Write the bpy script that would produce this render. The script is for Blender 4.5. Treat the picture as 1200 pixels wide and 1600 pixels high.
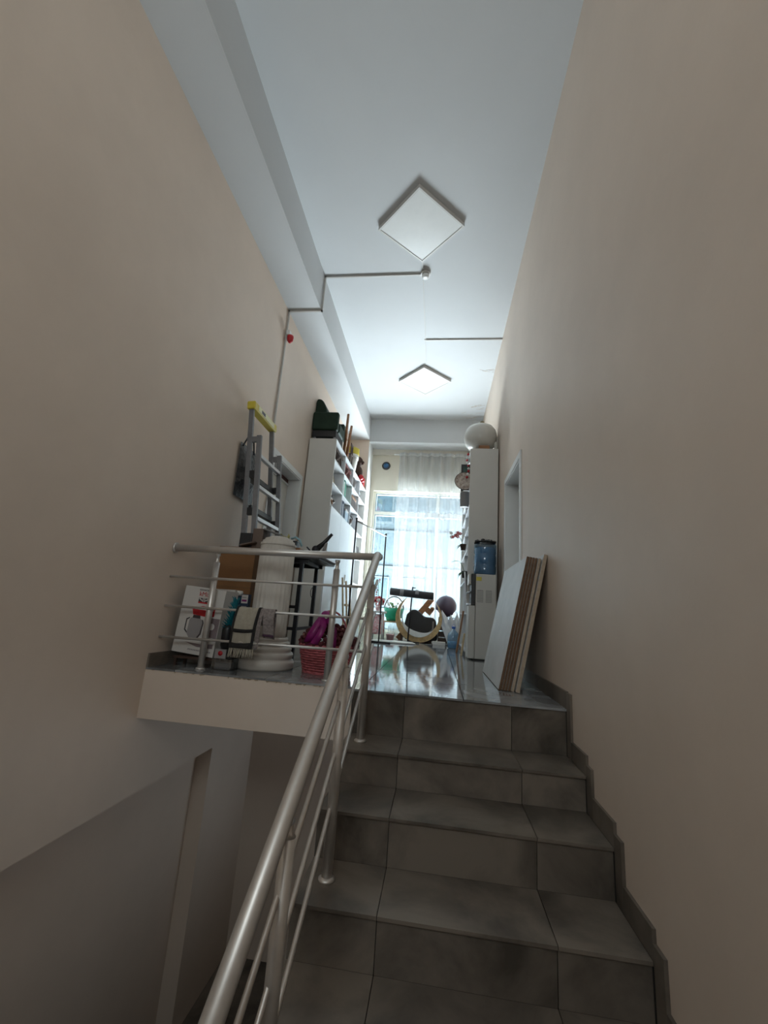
import bpy, bmesh, math, random
from mathutils import Vector, Matrix
random.seed(7)
for o in list(bpy.data.objects): bpy.data.objects.remove(o)
S = bpy.context.scene
COL = S.collection
PI = math.pi

# ------------------------------------------------------------------ camera
yaw, pitch, roll = -0.1330, 0.2289, 0.0723
cam = bpy.data.cameras.new('camera'); camo = bpy.data.objects.new('camera', cam); COL.objects.link(camo)
cam.sensor_fit = 'VERTICAL'; cam.sensor_height = 36.0; cam.lens = 675.18/1600*36.0; cam.clip_start = 0.02
F = Vector((math.sin(yaw)*math.cos(pitch), math.cos(yaw)*math.cos(pitch), math.sin(pitch)))
Rr = Vector((math.cos(yaw), -math.sin(yaw), 0)); U = Rr.cross(F)
c, s = math.cos(roll), math.sin(roll)
R2 = c*Rr + s*U; U2 = -s*Rr + c*U
M = Matrix((R2, U2, -F)).transposed().to_4x4(); M.translation = Vector((-0.7442, -2.6731, 0.4433))
camo.matrix_world = M
S.camera = camo

# ------------------------------------------------------------------ world, lights, exposure
W = bpy.data.worlds.new('sky'); S.world = W; W.use_nodes = True
bg = W.node_tree.nodes['Background']; bg.inputs[0].default_value = (0.70, 0.86, 1.0, 1); bg.inputs[1].default_value = 1.3
S.view_settings.view_transform = 'Standard'; S.view_settings.look = 'None'
S.view_settings.gamma = 1.0; S.view_settings.use_curve_mapping = False
S.view_settings.exposure = 0.5
def area(name, loc, rot, sx, sy, power, col):
    l = bpy.data.lights.new(name, 'AREA'); l.shape = 'RECTANGLE'; l.size = sx; l.size_y = sy; l.energy = power; l.color = col
    o = bpy.data.objects.new(name, l); COL.objects.link(o); o.location = loc; o.rotation_euler = rot; return o
# added fill light, unseen below the tall window, shining up to brighten the ceiling
area('upward_fill', (-1.0, 10.0, -0.55), (PI, 0, 0), 9.0, 6.4, 9300, (0.93, 0.97, 1.0))
# weak fill light added behind the camera, outside an unseen stairwell window
area('stairwell_fill', (-1.3, -4.75, 2.5), (PI/2, 0, 0), 1.5, 1.5, 33, (1.0, 0.95, 0.88))

# ------------------------------------------------------------------ materials
MATS = {}
def nodes(m):
    m.use_nodes = True; return m.node_tree.nodes, m.node_tree.links, m.node_tree.nodes['Principled BSDF']
def mat(name, col, rough=0.6, metal=0.0, var=0.0, scale=6.0, bump=0.0, bscale=80.0, spec=0.5, stretch=None, col2=None, trans=0.0, alpha=1.0):
    if name in MATS: return MATS[name]
    m = bpy.data.materials.new(name); N, L, B = nodes(m)
    B.inputs['Base Color'].default_value = (*col, 1); B.inputs['Roughness'].default_value = rough
    B.inputs['Metallic'].default_value = metal; B.inputs['Specular IOR Level'].default_value = spec
    B.inputs['Transmission Weight'].default_value = trans
    if alpha < 1: B.inputs['Alpha'].default_value = alpha
    tc = None
    def coord():
        nonlocal tc
        if tc is None:
            t = N.new('ShaderNodeTexCoord'); mp = N.new('ShaderNodeMapping'); L.new(t.outputs['Object'], mp.inputs[0])
            if stretch: mp.inputs['Scale'].default_value = stretch
            tc = mp.outputs[0]
        return tc
    if var > 0 or col2:
        n = N.new('ShaderNodeTexNoise'); n.inputs['Scale'].default_value = scale; n.inputs['Detail'].default_value = 6; n.inputs['Roughness'].default_value = 0.62
        L.new(coord(), n.inputs['Vector'])
        r = N.new('ShaderNodeValToRGB'); r.color_ramp.elements[0].position = 0.32; r.color_ramp.elements[1].position = 0.68
        c2 = col2 or tuple(min(1, v*(1+var)) for v in col); c1 = col if col2 else tuple(v*(1-var) for v in col)
        r.color_ramp.elements[0].color = (*c1, 1); r.color_ramp.elements[1].color = (*c2, 1)
        L.new(n.outputs['Fac'], r.inputs[0]); L.new(r.outputs[0], B.inputs['Base Color'])
    if bump > 0:
        n2 = N.new('ShaderNodeTexNoise'); n2.inputs['Scale'].default_value = bscale; n2.inputs['Detail'].default_value = 4
        L.new(coord(), n2.inputs['Vector'])
        b = N.new('ShaderNodeBump'); b.inputs['Strength'].default_value = bump; b.inputs['Distance'].default_value = 0.01
        L.new(n2.outputs['Fac'], b.inputs['Height']); L.new(b.outputs[0], B.inputs['Normal'])
    MATS[name] = m; return m
WALL = mat('peach_plaster', (0.70, 0.585, 0.49), 0.5, var=0.045, scale=1.3, bump=0.05, bscale=35, spec=0.4)
WHITE = mat('ceiling_paint', (0.57, 0.58, 0.585), 0.6, var=0.02, scale=1.2, bump=0.025, bscale=14, spec=0.25)
TRIMW = mat('white_gloss_trim', (0.78, 0.79, 0.78), 0.4, var=0.02, scale=3)
def tile_mat(name, base, rough, scale=2.6, k=0.0):
    m = mat(name, base, rough, var=0.0, spec=0.5)
    N, L, B = nodes(m)
    t = N.new('ShaderNodeTexCoord'); oi = N.new('ShaderNodeObjectInfo'); mul = N.new('ShaderNodeVectorMath'); mul.operation = 'ADD'
    sc = N.new('ShaderNodeMath'); sc.operation = 'MULTIPLY'; sc.inputs[1].default_value = 37.0
    L.new(oi.outputs['Random'], sc.inputs[0]); L.new(t.outputs['Object'], mul.inputs[0]); L.new(sc.outputs[0], mul.inputs[1])
    n = N.new('ShaderNodeTexNoise'); n.inputs['Scale'].default_value = scale; n.inputs['Detail'].default_value = 7; n.inputs['Roughness'].default_value = 0.6
    n.inputs['Distortion'].default_value = 0.4
    L.new(mul.outputs[0], n.inputs['Vector'])
    r = N.new('ShaderNodeValToRGB'); e = r.color_ramp.elements
    e[0].position = 0.36; e[0].color = (*[v*0.42 for v in base], 1); e[1].position = 0.62; e[1].color = (*[v*1.3 for v in base], 1)
    L.new(n.outputs['Fac'], r.inputs[0]); L.new(r.outputs[0], B.inputs['Base Color'])
    return m
TILE_STEP = tile_mat('grey_step_tile', (0.165, 0.138, 0.113), 0.36)
TILE_FLOOR = tile_mat('grey_polished_floor_tile', (0.27, 0.275, 0.28), 0.07)
GROUT = mat('dark_grout', (0.035, 0.032, 0.03), 0.9, var=0.2, scale=30)
STEEL = mat('satin_rail_metal', (0.66, 0.63, 0.60), 0.40, 0.7, var=0.04, scale=20)
ALU = mat('ladder_aluminium', (0.20, 0.20, 0.21), 0.45, 0.6, var=0.1, scale=15)
MELA = mat('white_melamine', (0.66, 0.64, 0.60), 0.45, var=0.02, scale=5)
MELAF = mat('white_gloss_front', (0.80, 0.82, 0.84), 0.25, var=0.01, scale=5)
BLACK = mat('black_plastic', (0.012, 0.012, 0.014), 0.4, var=0.2, scale=20)
BLKMET = mat('black_metal', (0.02, 0.02, 0.025), 0.45, 0.4, var=0.1, scale=20)
PLAST = mat('white_plaster_cast', (0.60, 0.56, 0.51), 0.55, var=0.05, scale=5)
WOOD = mat('warm_wood', (0.26, 0.115, 0.045), 0.5, var=0.25, scale=7, stretch=(1, 1, 6))
PALEWOOD = mat('pale_wood', (0.52, 0.39, 0.22), 0.55, var=0.18, scale=8, stretch=(1, 1, 5))
DKWOOD = mat('dark_brown_wood', (0.055, 0.03, 0.02), 0.45, var=0.25, scale=8)
KRAFT = mat('brown_cardboard', (0.22, 0.105, 0.04), 0.8, var=0.06, scale=10)
GREENV = mat('dark_green_velvet', (0.012, 0.028, 0.016), 0.65, var=0.25, scale=8, spec=0.25)
GREEN = mat('green_plastic', (0.01, 0.36, 0.20), 0.35, var=0.1, scale=8)
RED = mat('red_paint', (0.45, 0.012, 0.02), 0.45, var=0.1, scale=8)
YELL = mat('yellow_plastic', (0.62, 0.50, 0.05), 0.45, var=0.08, scale=8)
PINKW = mat('pink_wicker', (0.46, 0.115, 0.13), 0.6, var=0.25, scale=40)
MAG = mat('magenta_ribbon', (0.25, 0.012, 0.15), 0.4, var=0.3, scale=12)
FLDARK = mat('dried_burgundy_flowers', (0.10, 0.015, 0.02), 0.8, var=0.5, scale=20)
FLPINK = mat('pink_petals', (0.62, 0.20, 0.20), 0.6, var=0.2, scale=20)
FLWHITE = mat('white_petals', (0.8, 0.8, 0.76), 0.6, var=0.06, scale=20)
LEAF = mat('leaf_green', (0.12, 0.20, 0.08), 0.5, var=0.3, scale=15)
TEAL = mat('teal_bristle', (0.0, 0.16, 0.21), 0.45, var=0.3, scale=15)
NAVY = mat('navy_print', (0.015, 0.03, 0.07), 0.4, var=0.3, scale=20)
PRINTW = mat('white_carton', (0.62, 0.59, 0.56), 0.5, var=0.02, scale=5)
PRINTG = mat('grey_print', (0.30, 0.28, 0.28), 0.45, var=0.05, scale=5)
PRINTD = mat('dark_print', (0.05, 0.04, 0.045), 0.45, var=0.1, scale=5)
PRINTM = mat('mauve_print', (0.22, 0.17, 0.18), 0.45, var=0.12, scale=5)
CLOTH = mat('oatmeal_wool', (0.40, 0.36, 0.29), 0.95, var=0.1, scale=40, bump=0.3, bscale=180)
CLOTHG = mat('grey_knit', (0.27, 0.23, 0.22), 0.95, var=0.35, scale=60, bump=0.4, bscale=150)
CLOTHK = mat('black_trim_cloth', (0.02, 0.018, 0.018), 0.95, var=0.1, scale=40)
IVORY = mat('pale_ceramic', (0.62, 0.60, 0.55), 0.18, var=0.03, scale=4)
GREYC = mat('grey_ceramic', (0.24, 0.23, 0.23), 0.4, var=0.1, scale=6)
MOON = mat('tan_rattan', (0.55, 0.38, 0.18), 0.6, var=0.25, scale=25)
SILVER = mat('silver_foil', (0.62, 0.65, 0.70), 0.3, 0.7, var=0.1, scale=12)
CHIP = mat('chipped_plaster', (0.42, 0.32, 0.22), 0.95, var=0.2, scale=30)
PARTIC = mat('pale_particle_board', (0.44, 0.35, 0.26), 0.8, var=0.15, scale=50)
BRWNEDGE = mat('brown_board_edge', (0.14, 0.075, 0.038), 0.7, var=0.3, scale=40)
BOARDF = mat('pale_board_face', (0.56, 0.545, 0.53), 0.42, var=0.09, scale=5, bump=0.06, bscale=18)
COOLW = mat('cooler_casing', (0.58, 0.56, 0.52), 0.4, var=0.02, scale=5)
GREYV = mat('grey_vent', (0.34, 0.33, 0.31), 0.6, var=0.05, scale=30)
def glassy(name, col, gloss=0.08, tint=0.9):
    m = bpy.data.materials.new(name); m.use_nodes = True; N, L = m.node_tree.nodes, m.node_tree.links; N.clear()
    o = N.new('ShaderNodeOutputMaterial'); t = N.new('ShaderNodeBsdfTransparent'); g = N.new('ShaderNodeBsdfGlossy'); mx = N.new('ShaderNodeMixShader')
    t.inputs[0].default_value = (*[v*tint for v in col], 1); g.inputs['Roughness'].default_value = 0.03; mx.inputs[0].default_value = gloss
    L.new(t.outputs[0], mx.inputs[1]); L.new(g.outputs[0], mx.inputs[2]); L.new(mx.outputs[0], o.inputs[0]); return m
GLASS = glassy('window_glass', (0.93, 0.98, 1.0), 0.06, 0.97)
WGLASS = glassy('blue_bottle_plastic', (0.55, 0.72, 0.86), 0.10, 0.95)
CLEARP = glassy('clear_plastic', (0.80, 0.86, 0.9), 0.15, 0.9)
def sheer(name, col, tr, tl):
    m = bpy.data.materials.new(name); m.use_nodes = True; N, L = m.node_tree.nodes, m.node_tree.links; N.clear()
    o = N.new('ShaderNodeOutputMaterial'); t = N.new('ShaderNodeBsdfTransparent'); a = N.new('ShaderNodeBsdfTranslucent'); d = N.new('ShaderNodeBsdfDiffuse')
    a.inputs[0].default_value = (*col, 1); d.inputs[0].default_value = (*col, 1)
    m1 = N.new('ShaderNodeMixShader'); m1.inputs[0].default_value = tl; L.new(d.outputs[0], m1.inputs[1]); L.new(a.outputs[0], m1.inputs[2])
    m2 = N.new('ShaderNodeMixShader'); m2.inputs[0].default_value = 1-tr; L.new(t.outputs[0], m2.inputs[1]); L.new(m1.outputs[0], m2.inputs[2])
    n = N.new('ShaderNodeTexNoise'); n.inputs['Scale'].default_value = 300; bm_ = N.new('ShaderNodeBump'); bm_.inputs['Strength'].default_value = 0.15
    L.new(n.outputs['Fac'], bm_.inputs['Height']); L.new(bm_.outputs[0], d.inputs['Normal'])
    L.new(m2.outputs[0], o.inputs[0]); return m
SHEER = sheer('sheer_curtain', (0.50, 0.515, 0.525), 0.46, 0.10)
LACE = sheer('white_lace', (0.55, 0.56, 0.565), 0.10, 0.16)

# ------------------------------------------------------------------ mesh builder
class MB:
    def __init__(s): s.v = []; s.f = []; s.sm = []
    def add(s, vs, fs, smooth=False):
        b = len(s.v); s.v += [Vector(v) for v in vs]; s.f += [tuple(i+b for i in f) for f in fs]; s.sm += [smooth]*len(fs); return s
    def box(s, x0, x1, y0, y1, z0, z1, m=None):
        vs = [Vector((x, y, z)) for z in (z0, z1) for y in (y0, y1) for x in (x0, x1)]
        if m: vs = [m @ v for v in vs]
        return s.add(vs, [(0, 2, 3, 1), (4, 5, 7, 6), (0, 1, 5, 4), (1, 3, 7, 5), (3, 2, 6, 7), (2, 0, 4, 6)])
    def bbox(s, x0, x1, y0, y1, z0, z1, b=0.006, seg=2, m=None):
        bm = bmesh.new(); bmesh.ops.create_cube(bm, size=1)
        for v in bm.verts: v.co = Vector((x0+(v.co.x+.5)*(x1-x0), y0+(v.co.y+.5)*(y1-y0), z0+(v.co.z+.5)*(z1-z0)))
        bmesh.ops.bevel(bm, geom=list(bm.edges), offset=b, segments=seg, profile=0.5, affect='EDGES')
        bm.verts.index_update(); vs = [v.co.copy() for v in bm.verts]; fs = [tuple(v.index for v in f.verts) for f in bm.faces]; bm.free()
        if m: vs = [m @ v for v in vs]
        return s.add(vs, fs)
    def tube(s, pts, r, n=12, cap=True, closed=False):
        pts = [Vector(p) for p in pts]; rs = r if isinstance(r, (list, tuple)) else [r]*len(pts)
        rings = []; up = None
        for i, p in enumerate(pts):
            if closed: d = pts[(i+1) % len(pts)]-pts[i-1]
            else: d = (pts[min(i+1, len(pts)-1)]-pts[max(i-1, 0)])
            d.normalize()
            if up is None:
                up = Vector((0, 0, 1)) if abs(d.z) < .9 else Vector((1, 0, 0))
            a = (up-d*up.dot(d)).normalized(); b = d.cross(a); up = a
            rings.append([p+rs[i]*(math.cos(2*PI*k/n)*a+math.sin(2*PI*k/n)*b) for k in range(n)])
        vs = [v for rg in rings for v in rg]; fs = []
        m_ = len(pts) if closed else len(pts)-1
        for i in range(m_):
            for k in range(n):
                a0 = i*n+k; a1 = i*n+(k+1) % n; j = (i+1) % len(pts)
                fs.append((a0, a1, j*n+(k+1) % n, j*n+k))
        s.add(vs, fs, True)
        if cap and not closed:
            b = len(s.v)-len(vs); s.f += [tuple(b+k for k in range(n))[::-1], tuple(b+(len(pts)-1)*n+k for k in range(n))]; s.sm += [False, False]
        return s
    def lathe(s, prof, c, n=24, flute=None, sx=1.0, sy=1.0, m=None):
        vs = []; c = Vector(c)
        for (r, z) in prof:
            for k in range(n):
                a = 2*PI*k/n; rr = r*(flute(a, z) if flute else 1)
                v = Vector((sx*rr*math.cos(a), sy*rr*math.sin(a), z))
                vs.append(c+(m @ v if m else v))
        fs = [(i*n+k, i*n+(k+1) % n, (i+1)*n+(k+1) % n, (i+1)*n+k) for i in range(len(prof)-1) for k in range(n)]
        s.add(vs, fs, True); b = len(s.v)-len(vs)
        s.f += [tuple(b+k for k in range(n))[::-1], tuple(b+(len(prof)-1)*n+k for k in range(n))]; s.sm += [False, False]
        return s
    def ball(s, c, r, n=12, m=8, sz=1.0, sx=1.0, sy=1.0):
        prof = [(max(1e-4, r*math.sin(PI*i/m)), -r*sz*math.cos(PI*i/m)) for i in range(m+1)]
        return s.lathe(prof, c, n, sx=sx, sy=sy)
    def prism(s, poly, ax, a0, a1):      # polygon in the two other axes, extruded along ax
        def P(u, v, w): return {'x': (w, u, v), 'y': (u, w, v), 'z': (u, v, w)}[ax]
        n = len(poly); vs = [P(u, v, a0) for u, v in poly]+[P(u, v, a1) for u, v in poly]
        fs = [tuple(range(n)), tuple(range(2*n-1, n-1, -1))]+[(k, n+k, n+(k+1) % n, (k+1) % n) for k in range(n)]
        return s.add(vs, fs)
    def build(s, name, material, parent=None, bevel=0.0, local=False, flip=True):
        off = Vector((0, 0, 0)); p = parent
        if not local:
            while p is not None: off += p.location; p = p.parent
        me = bpy.data.meshes.new(name); me.from_pydata([v-off for v in s.v], [], s.f)
        for pl, sm in zip(me.polygons, s.sm): pl.use_smooth = sm
        bm = bmesh.new(); bm.from_mesh(me); bmesh.ops.recalc_face_normals(bm, faces=bm.faces); bm.to_mesh(me); bm.free()
        me.materials.append(material); o = bpy.data.objects.new(name, me); COL.objects.link(o)
        if parent: o.parent = parent
        if bevel > 0:
            md = o.modifiers.new('bevel', 'BEVEL'); md.width = bevel; md.segments = 2; md.limit_method = 'ANGLE'; md.angle_limit = 0.6
        return o
def tag(o, label, cat, group=None, kind=None):
    o['label'] = label; o['category'] = cat
    if group: o['group'] = group
    if kind: o['kind'] = kind
    return o
def thing(name, label, cat, loc, group=None, rot=(0, 0, 0), kind=None):
    o = bpy.data.objects.new(name, None); o.empty_display_size = 0.1; COL.objects.link(o); o.location = loc; o.rotation_euler = rot
    return tag(o, label, cat, group, kind)
def struct(o, label, cat): return tag(o, label, cat, kind='structure')
def text(name, body, size, mat_, parent, m, extr=0.0006):
    cu = bpy.data.curves.new(name, 'FONT'); cu.body = body; cu.size = size; cu.extrude = extr; cu.align_x = 'CENTER'; cu.align_y = 'CENTER'; cu.resolution_u = 3
    t = bpy.data.objects.new(name+'_c', cu); COL.objects.link(t)
    me = bpy.data.meshes.new_from_object(t.evaluated_get(bpy.context.evaluated_depsgraph_get())); bpy.data.objects.remove(t)
    me.transform(m); me.materials.clear(); me.materials.append(mat_); me.name = name
    o = bpy.data.objects.new(name, me); COL.objects.link(o); o.parent = parent; return o

# ------------------------------------------------------------------ the shell
XW, H, XF, ZB = -2.5706, 4.1986, -2.1882, 3.7489
YE, YWIN, ZSOF = 5.22, 5.66, 3.715
YB = -4.5; ZLOW = -1.12; ZBOT = -2.77
LD = (1.60, 2.54, 2.06); RD = (1.37, 2.26, 2.0)      # door openings y0,y1,top
# left wall with a door opening, a lower niche and a pier
b = MB(); t = -2.80
b.box(t, XW, YB, LD[0], -0.765, ZB+.45); b.box(t, XW, LD[1], YE, -0.3, ZB+.45); b.box(t, XW, LD[0], LD[1], LD[2], ZB+.45)
b.box(t, XW, LD[0], LD[1], -0.765, 0.0); b.box(t, XW, LD[1], 2.4, -0.765, -0.3)
b.box(t, XW, 1.15, 2.4, ZBOT-.2, -0.765)
wl = b.build('wall_left', WALL); struct(wl, 'tall peach plaster wall running up the left side', 'wall')
b = MB(); b.box(-2.9, -2.70, YB, 1.20, ZBOT-.2, -0.70)
struct(b.build('wall_niche', WALL), 'recessed lower wall of the downward stairwell at left', 'wall')
b = MB(); b.box(0, .25, YB, RD[0], ZBOT, H+.2); b.box(0, .25, RD[1], YWIN+.2, -.3, H+.2); b.box(0, .25, RD[0], RD[1], RD[2], H+.2); b.box(0, .25, RD[0], RD[1], -.3, 0)
struct(b.build('wall_right', WALL), 'tall peach plaster wall on the right beside the stairs', 'wall')
# unseen back wall with a window opening added for the fill light
b = MB(); b.box(XW, 0, YB-.2, YB, ZBOT, 1.7); b.box(XW, 0, YB-.2, YB, 3.3, H+.2); b.box(XW, -2.1, YB-.2, YB, 1.7, 3.3); b.box(-.5, 0, YB-.2, YB, 1.7, 3.3)
struct(b.build('wall_back', WALL), 'peach wall behind the stairwell with an added window', 'wall')
w2 = thing('window_2', 'unseen white framed window added in the back wall for fill light', 'window', (-1.3, YB-.1, 1.7), kind='structure')
b = MB(); b.box(-2.1, -2.04, YB-.14, YB-.06, 1.7, 3.3); b.box(-.56, -.5, YB-.14, YB-.06, 1.7, 3.3); b.box(-2.04, -.56, YB-.14, YB-.06, 1.7, 1.76); b.box(-2.04, -.56, YB-.14, YB-.06, 3.24, 3.3); b.box(-1.33, -1.27, YB-.14, YB-.06, 1.76, 3.24)
b.build('window_frame', TRIMW, w2)
for x0, x1 in ((-2.04, -1.33), (-1.27, -.56)): MB().box(x0, x1, YB-.105, YB-.1, 1.76, 3.24).build('pane', GLASS, w2)
# ceiling
b = MB(); b.box(XF-.01, .25, YB-.2, YE+.02, H, H+.2)
struct(b.build('ceiling', WHITE), 'white painted ceiling above the stair hall', 'ceiling')
b = MB(); b.box(XW-.2, XF, YB-.2, YE, ZB, H+.2)
struct(b.build('trim_1', WHITE), 'white boxed beam running along the top of the left wall', 'beam')
b = MB(); b.box(XF, .25, YE, YWIN+.25, ZSOF, H+.2)
struct(b.build('trim_2', WHITE), 'white cross beam over the bright window at the corridor end', 'beam')
b = MB(); b.box(-2.8, XF-.004, YE, YWIN+.2, -.3, ZB)
struct(b.build('wall_pier', WALL), 'peach pier left of the tall window', 'wall')
b = MB(); b.box(XF-.004, XF+.012, YE, YWIN, 0, ZSOF)
struct(b.build('trim_3', TRIMW), 'white vertical reveal between the pier and the window', 'trim')
# far wall with window opening
WX0, WX1, WZ0, WZ1 = -2.10, -0.08, 0.10, 2.84
b = MB(); b.box(XF-.02, WX0, YWIN, YWIN+.25, -.3, ZSOF); b.box(WX1, .25, YWIN, YWIN+.25, -.3, ZSOF); b.box(WX0, WX1, YWIN, YWIN+.25, WZ1, ZSOF); b.box(WX0, WX1, YWIN, YWIN+.25, -.3, WZ0)
wf = b.build('wall_far', mat('cream_plaster', (0.66, 0.61, 0.50), 0.6, var=0.04, scale=2)); struct(wf, 'cream wall around the tall window at the corridor end', 'wall')
b = MB(); b.box(XF+.012, -.0, YWIN-.05, YWIN, 3.60, ZSOF)
struct(b.build('trim_4', mat('cream_batten', (0.66, 0.62, 0.54), .5, var=.03)), 'cream batten under the cross beam above the curtain', 'trim')
w1 = thing('window_1', 'tall bright window beside the white curtain', 'window', (-1.1, YWIN+.1, WZ0), kind='structure')
WFR = mat('pale_window_frame', (0.72, 0.70, 0.62), .45, var=.03); ya, yb = YWIN+.06, YWIN+.13
b = MB(); f = .045
b.box(WX0, WX0+f, ya, yb, WZ0, WZ1); b.box(WX1-f, WX1, ya, yb, WZ0, WZ1); b.box(WX0+f, WX1-f, ya, yb, WZ1-f, WZ1); b.box(WX0+f, WX1-f, ya, yb, WZ0, WZ0+f)
b.box(WX0+f, WX1-f, ya, yb, 2.36, 2.42); b.box(-.83, -.77, ya, yb, WZ0+f, 2.36); b.box(-.83, -.77, ya, yb, 2.42, WZ1-f)
b.build('window_frame', WFR, w1)
SASH = mat('grey_blue_sash', (0.32, 0.40, 0.44), .4, var=.05)
for x0, x1 in ((WX0+f, -.83), (-.77, WX1-f)):
    for z0, z1 in ((WZ0+f, 2.36), (2.42, WZ1-f)):
        g = MB(); q = .022
        g.box(x0, x0+q, ya+.012, yb-.012, z0, z1); g.box(x1-q, x1, ya+.012, yb-.012, z0, z1); g.box(x0+q, x1-q, ya+.012, yb-.012, z0, z0+q); g.box(x0+q, x1-q, ya+.012, yb-.012, z1-q, z1)
        so = g.build('sash', SASH, w1)
        MB().box(x0+q, x1-q, ya+.03, ya+.035, z0+q, z1-q).build('pane', GLASS, so)
# doors
def door(n, side, y0, y1, zt, lab, cat_leaf):
    x = XW if side < 0 else 0.0; sg = side
    d = thing('door_%d' % n, lab, 'door', (x, (y0+y1)/2, 0), kind='structure')
    def bx(o0, o1, *r): return MB().box(min(x+sg*o0, x+sg*o1), max(x+sg*o0, x+sg*o1), *r)
    bx(-.004, .20, y0, y0+.025, 0, zt).build('jamb', TRIMW, d); bx(-.004, .20, y1-.025, y1, 0, zt).build('jamb', TRIMW, d); bx(-.004, .20, y0+.025, y1-.025, zt-.025, zt).build('lintel', TRIMW, d)
    c = MB()
    for a0, a1, z0, z1 in ((y0-.05, y0+.012, 0, zt+.05), (y1-.012, y1+.05, 0, zt+.05), (y0+.012, y1-.012, zt-.012, zt+.05)):
        c.box(min(x-sg*.014, x), max(x-sg*.014, x), a0, a1, z0, z1)
    c.build('casing', TRIMW, d)
    lf = bx(.15, .19, y0+.03, y1-.03, .01, zt-.11).build('door_leaf', MELA, d)
    bx(.135, .19, y0+.025, y1-.025, zt-.11, zt-.085).build('head_strip', TRIMW, d)
    bx(.15, .19, y0+.025, y1-.025, zt-.085, zt-.025).build('transom_strip', DKWOOD if side > 0 else mat('oxblood_wood', (.10, .03, .025), .5, var=.1), d)
    for z0, z1 in ((.25, .95), (1.1, 1.8)):
        bx(.14, .15, y0+.16, y1-.16, z0, z1).build('panel', MELA, lf)
    bx(.09, .15, y0+.10, y0+.12, 1.0, 1.02).build('door_handle', STEEL, lf); bx(.09, .105, y0+.10, y0+.22, 1.0, 1.02).build('door_handle', STEEL, lf)
    return d
door(1, -1, *LD, 'white panelled door deep in a white frame behind the ladder', 'd')
door(2, 1, *RD, 'white door recess in the right wall behind the leaning boards', 'd')

# ------------------------------------------------------------------ landing floor and stairs
Y = [0, -.297, -.609, -.9015, -1.20, -1.50, -1.80]; Z = [0, -.238, -.3916, -.5751, -.7492, -.935, ZLOW]
XL, XB = -1.213, -0.3035; XA = XB-.6; YS = 0.051; NO = 0.011
fl = MB(); fl.box(XL, 0, 0.0515, YWIN+.1, -.30, -.012); fl.box(XW, XL, YS+.012, YWIN+.1, -.30, -.012)
floor = fl.build('floor', GROUT); struct(floor, 'polished grey tiled landing floor reflecting the window', 'floor')
xs = [XW, -2.37, -1.77, -1.17, -.57, 0]; ys = [None, .55]+[.55+.6*k for k in range(1, 9)]+[YWIN]
ys = sorted(set(round(v, 3) for v in ys if v is not None and v <= YWIN)); g = .0025
for i in range(5):
    x0, x1 = xs[i], xs[i+1]; prev = None
    for j in range(len(ys)):
        y1 = ys[j]; y0 = ys[j-1] if j else None
        if y0 is None:
            if x1 <= XL: y0 = YS-.004
            elif x0 < XL:     # tile crossing the stair edge: two pieces
                MB().box(x0+g, XL, YS-.004, y1-g, -.012, 0).build('tile', TILE_FLOOR, floor); MB().box(XL, x1-g, -NO, y1-g, -.012, 0).build('tile', TILE_FLOOR, floor); continue
            else: y0 = -NO-g
        MB().box(x0+g, x1-g, y0+g, y1-g, -.012, 0).build('tile', TILE_FLOOR, floor)
# fascia of the landing slab, over the stairwell
b = MB(); b.box(XW, XL, YS+.002, YS+.012, -.302, -.012)
struct(b.build('trim_5', WALL), 'peach plaster edge of the landing slab over the stairwell', 'fascia')
b = MB()
for i in range(26):
    x = random.uniform(-2.0, -1.35) if i > 5 else random.uniform(-2.55, -2.0); w = random.uniform(.008, .035)
    b.prism([(x, -.012), (x+w*.3, -.012-random.uniform(.004, .012)), (x+w, -.012-random.uniform(.002, .008)), (x+w*1.2, -.012)], 'y', YS-.001, YS+.003)
ch = b.build('chipped_edge', CHIP, bpy.data.objects['trim_5'])
# stair flight body
poly = []
for k in range(1, 7):
    poly += [(Y[k-1]+.012, Z[k-1]-.012), (Y[k-1]+.012, Z[k]-.012)]
poly += [(Y[6]+.012, Z[6]-.012), (Y[6]+.012, Z[6]-.30), (0.05, -.42), (0.05, -.012)]
b = MB(); n = len(poly)
b.prism(poly, 'x', XL+.006, -.0005)
st = b.build('stairs', GROUT); struct(st, 'grey tiled flight of steps climbing to the landing', 'stairs')
for k in range(1, 7):
    y_in, y_out, z = Y[k-1], Y[k], Z[k]; zu = Z[k-1]
    for x0, x1 in ((XL, XA), (XA, XB), (XB, -.012)):
        if k < 6: MB().box(x0+.0015, x1-.0015, y_out-NO, y_in-.0005, z-.012, z).build('tread_tile', TILE_STEP, st)
        MB().box(x0+.0015, x1-.0015, y_in, y_in+.012, z+.0005, zu-.0125).build('riser_tile', TILE_STEP, st)
# lower landing under the camera
b = MB(); b.box(XW, 0, YB, Y[5]-.0, ZLOW-.25, ZLOW-.012)
fl2 = b.build('floor_lower', GROUT); struct(fl2, 'grey tiled lower stair landing at the foot of the steps', 'floor')
for i, (x0, x1) in enumerate(((XW, -1.97), (-1.97, -1.37), (-1.37, XA), (XA, XB), (XB, 0))):
    for j in range(5):
        MB().box(x0+.002, x1-.002, -1.5-.6*(j+1)+.002, -1.5-.6*j-.002, ZLOW-.012, ZLOW).build('tile', TILE_STEP, fl2)
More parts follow.
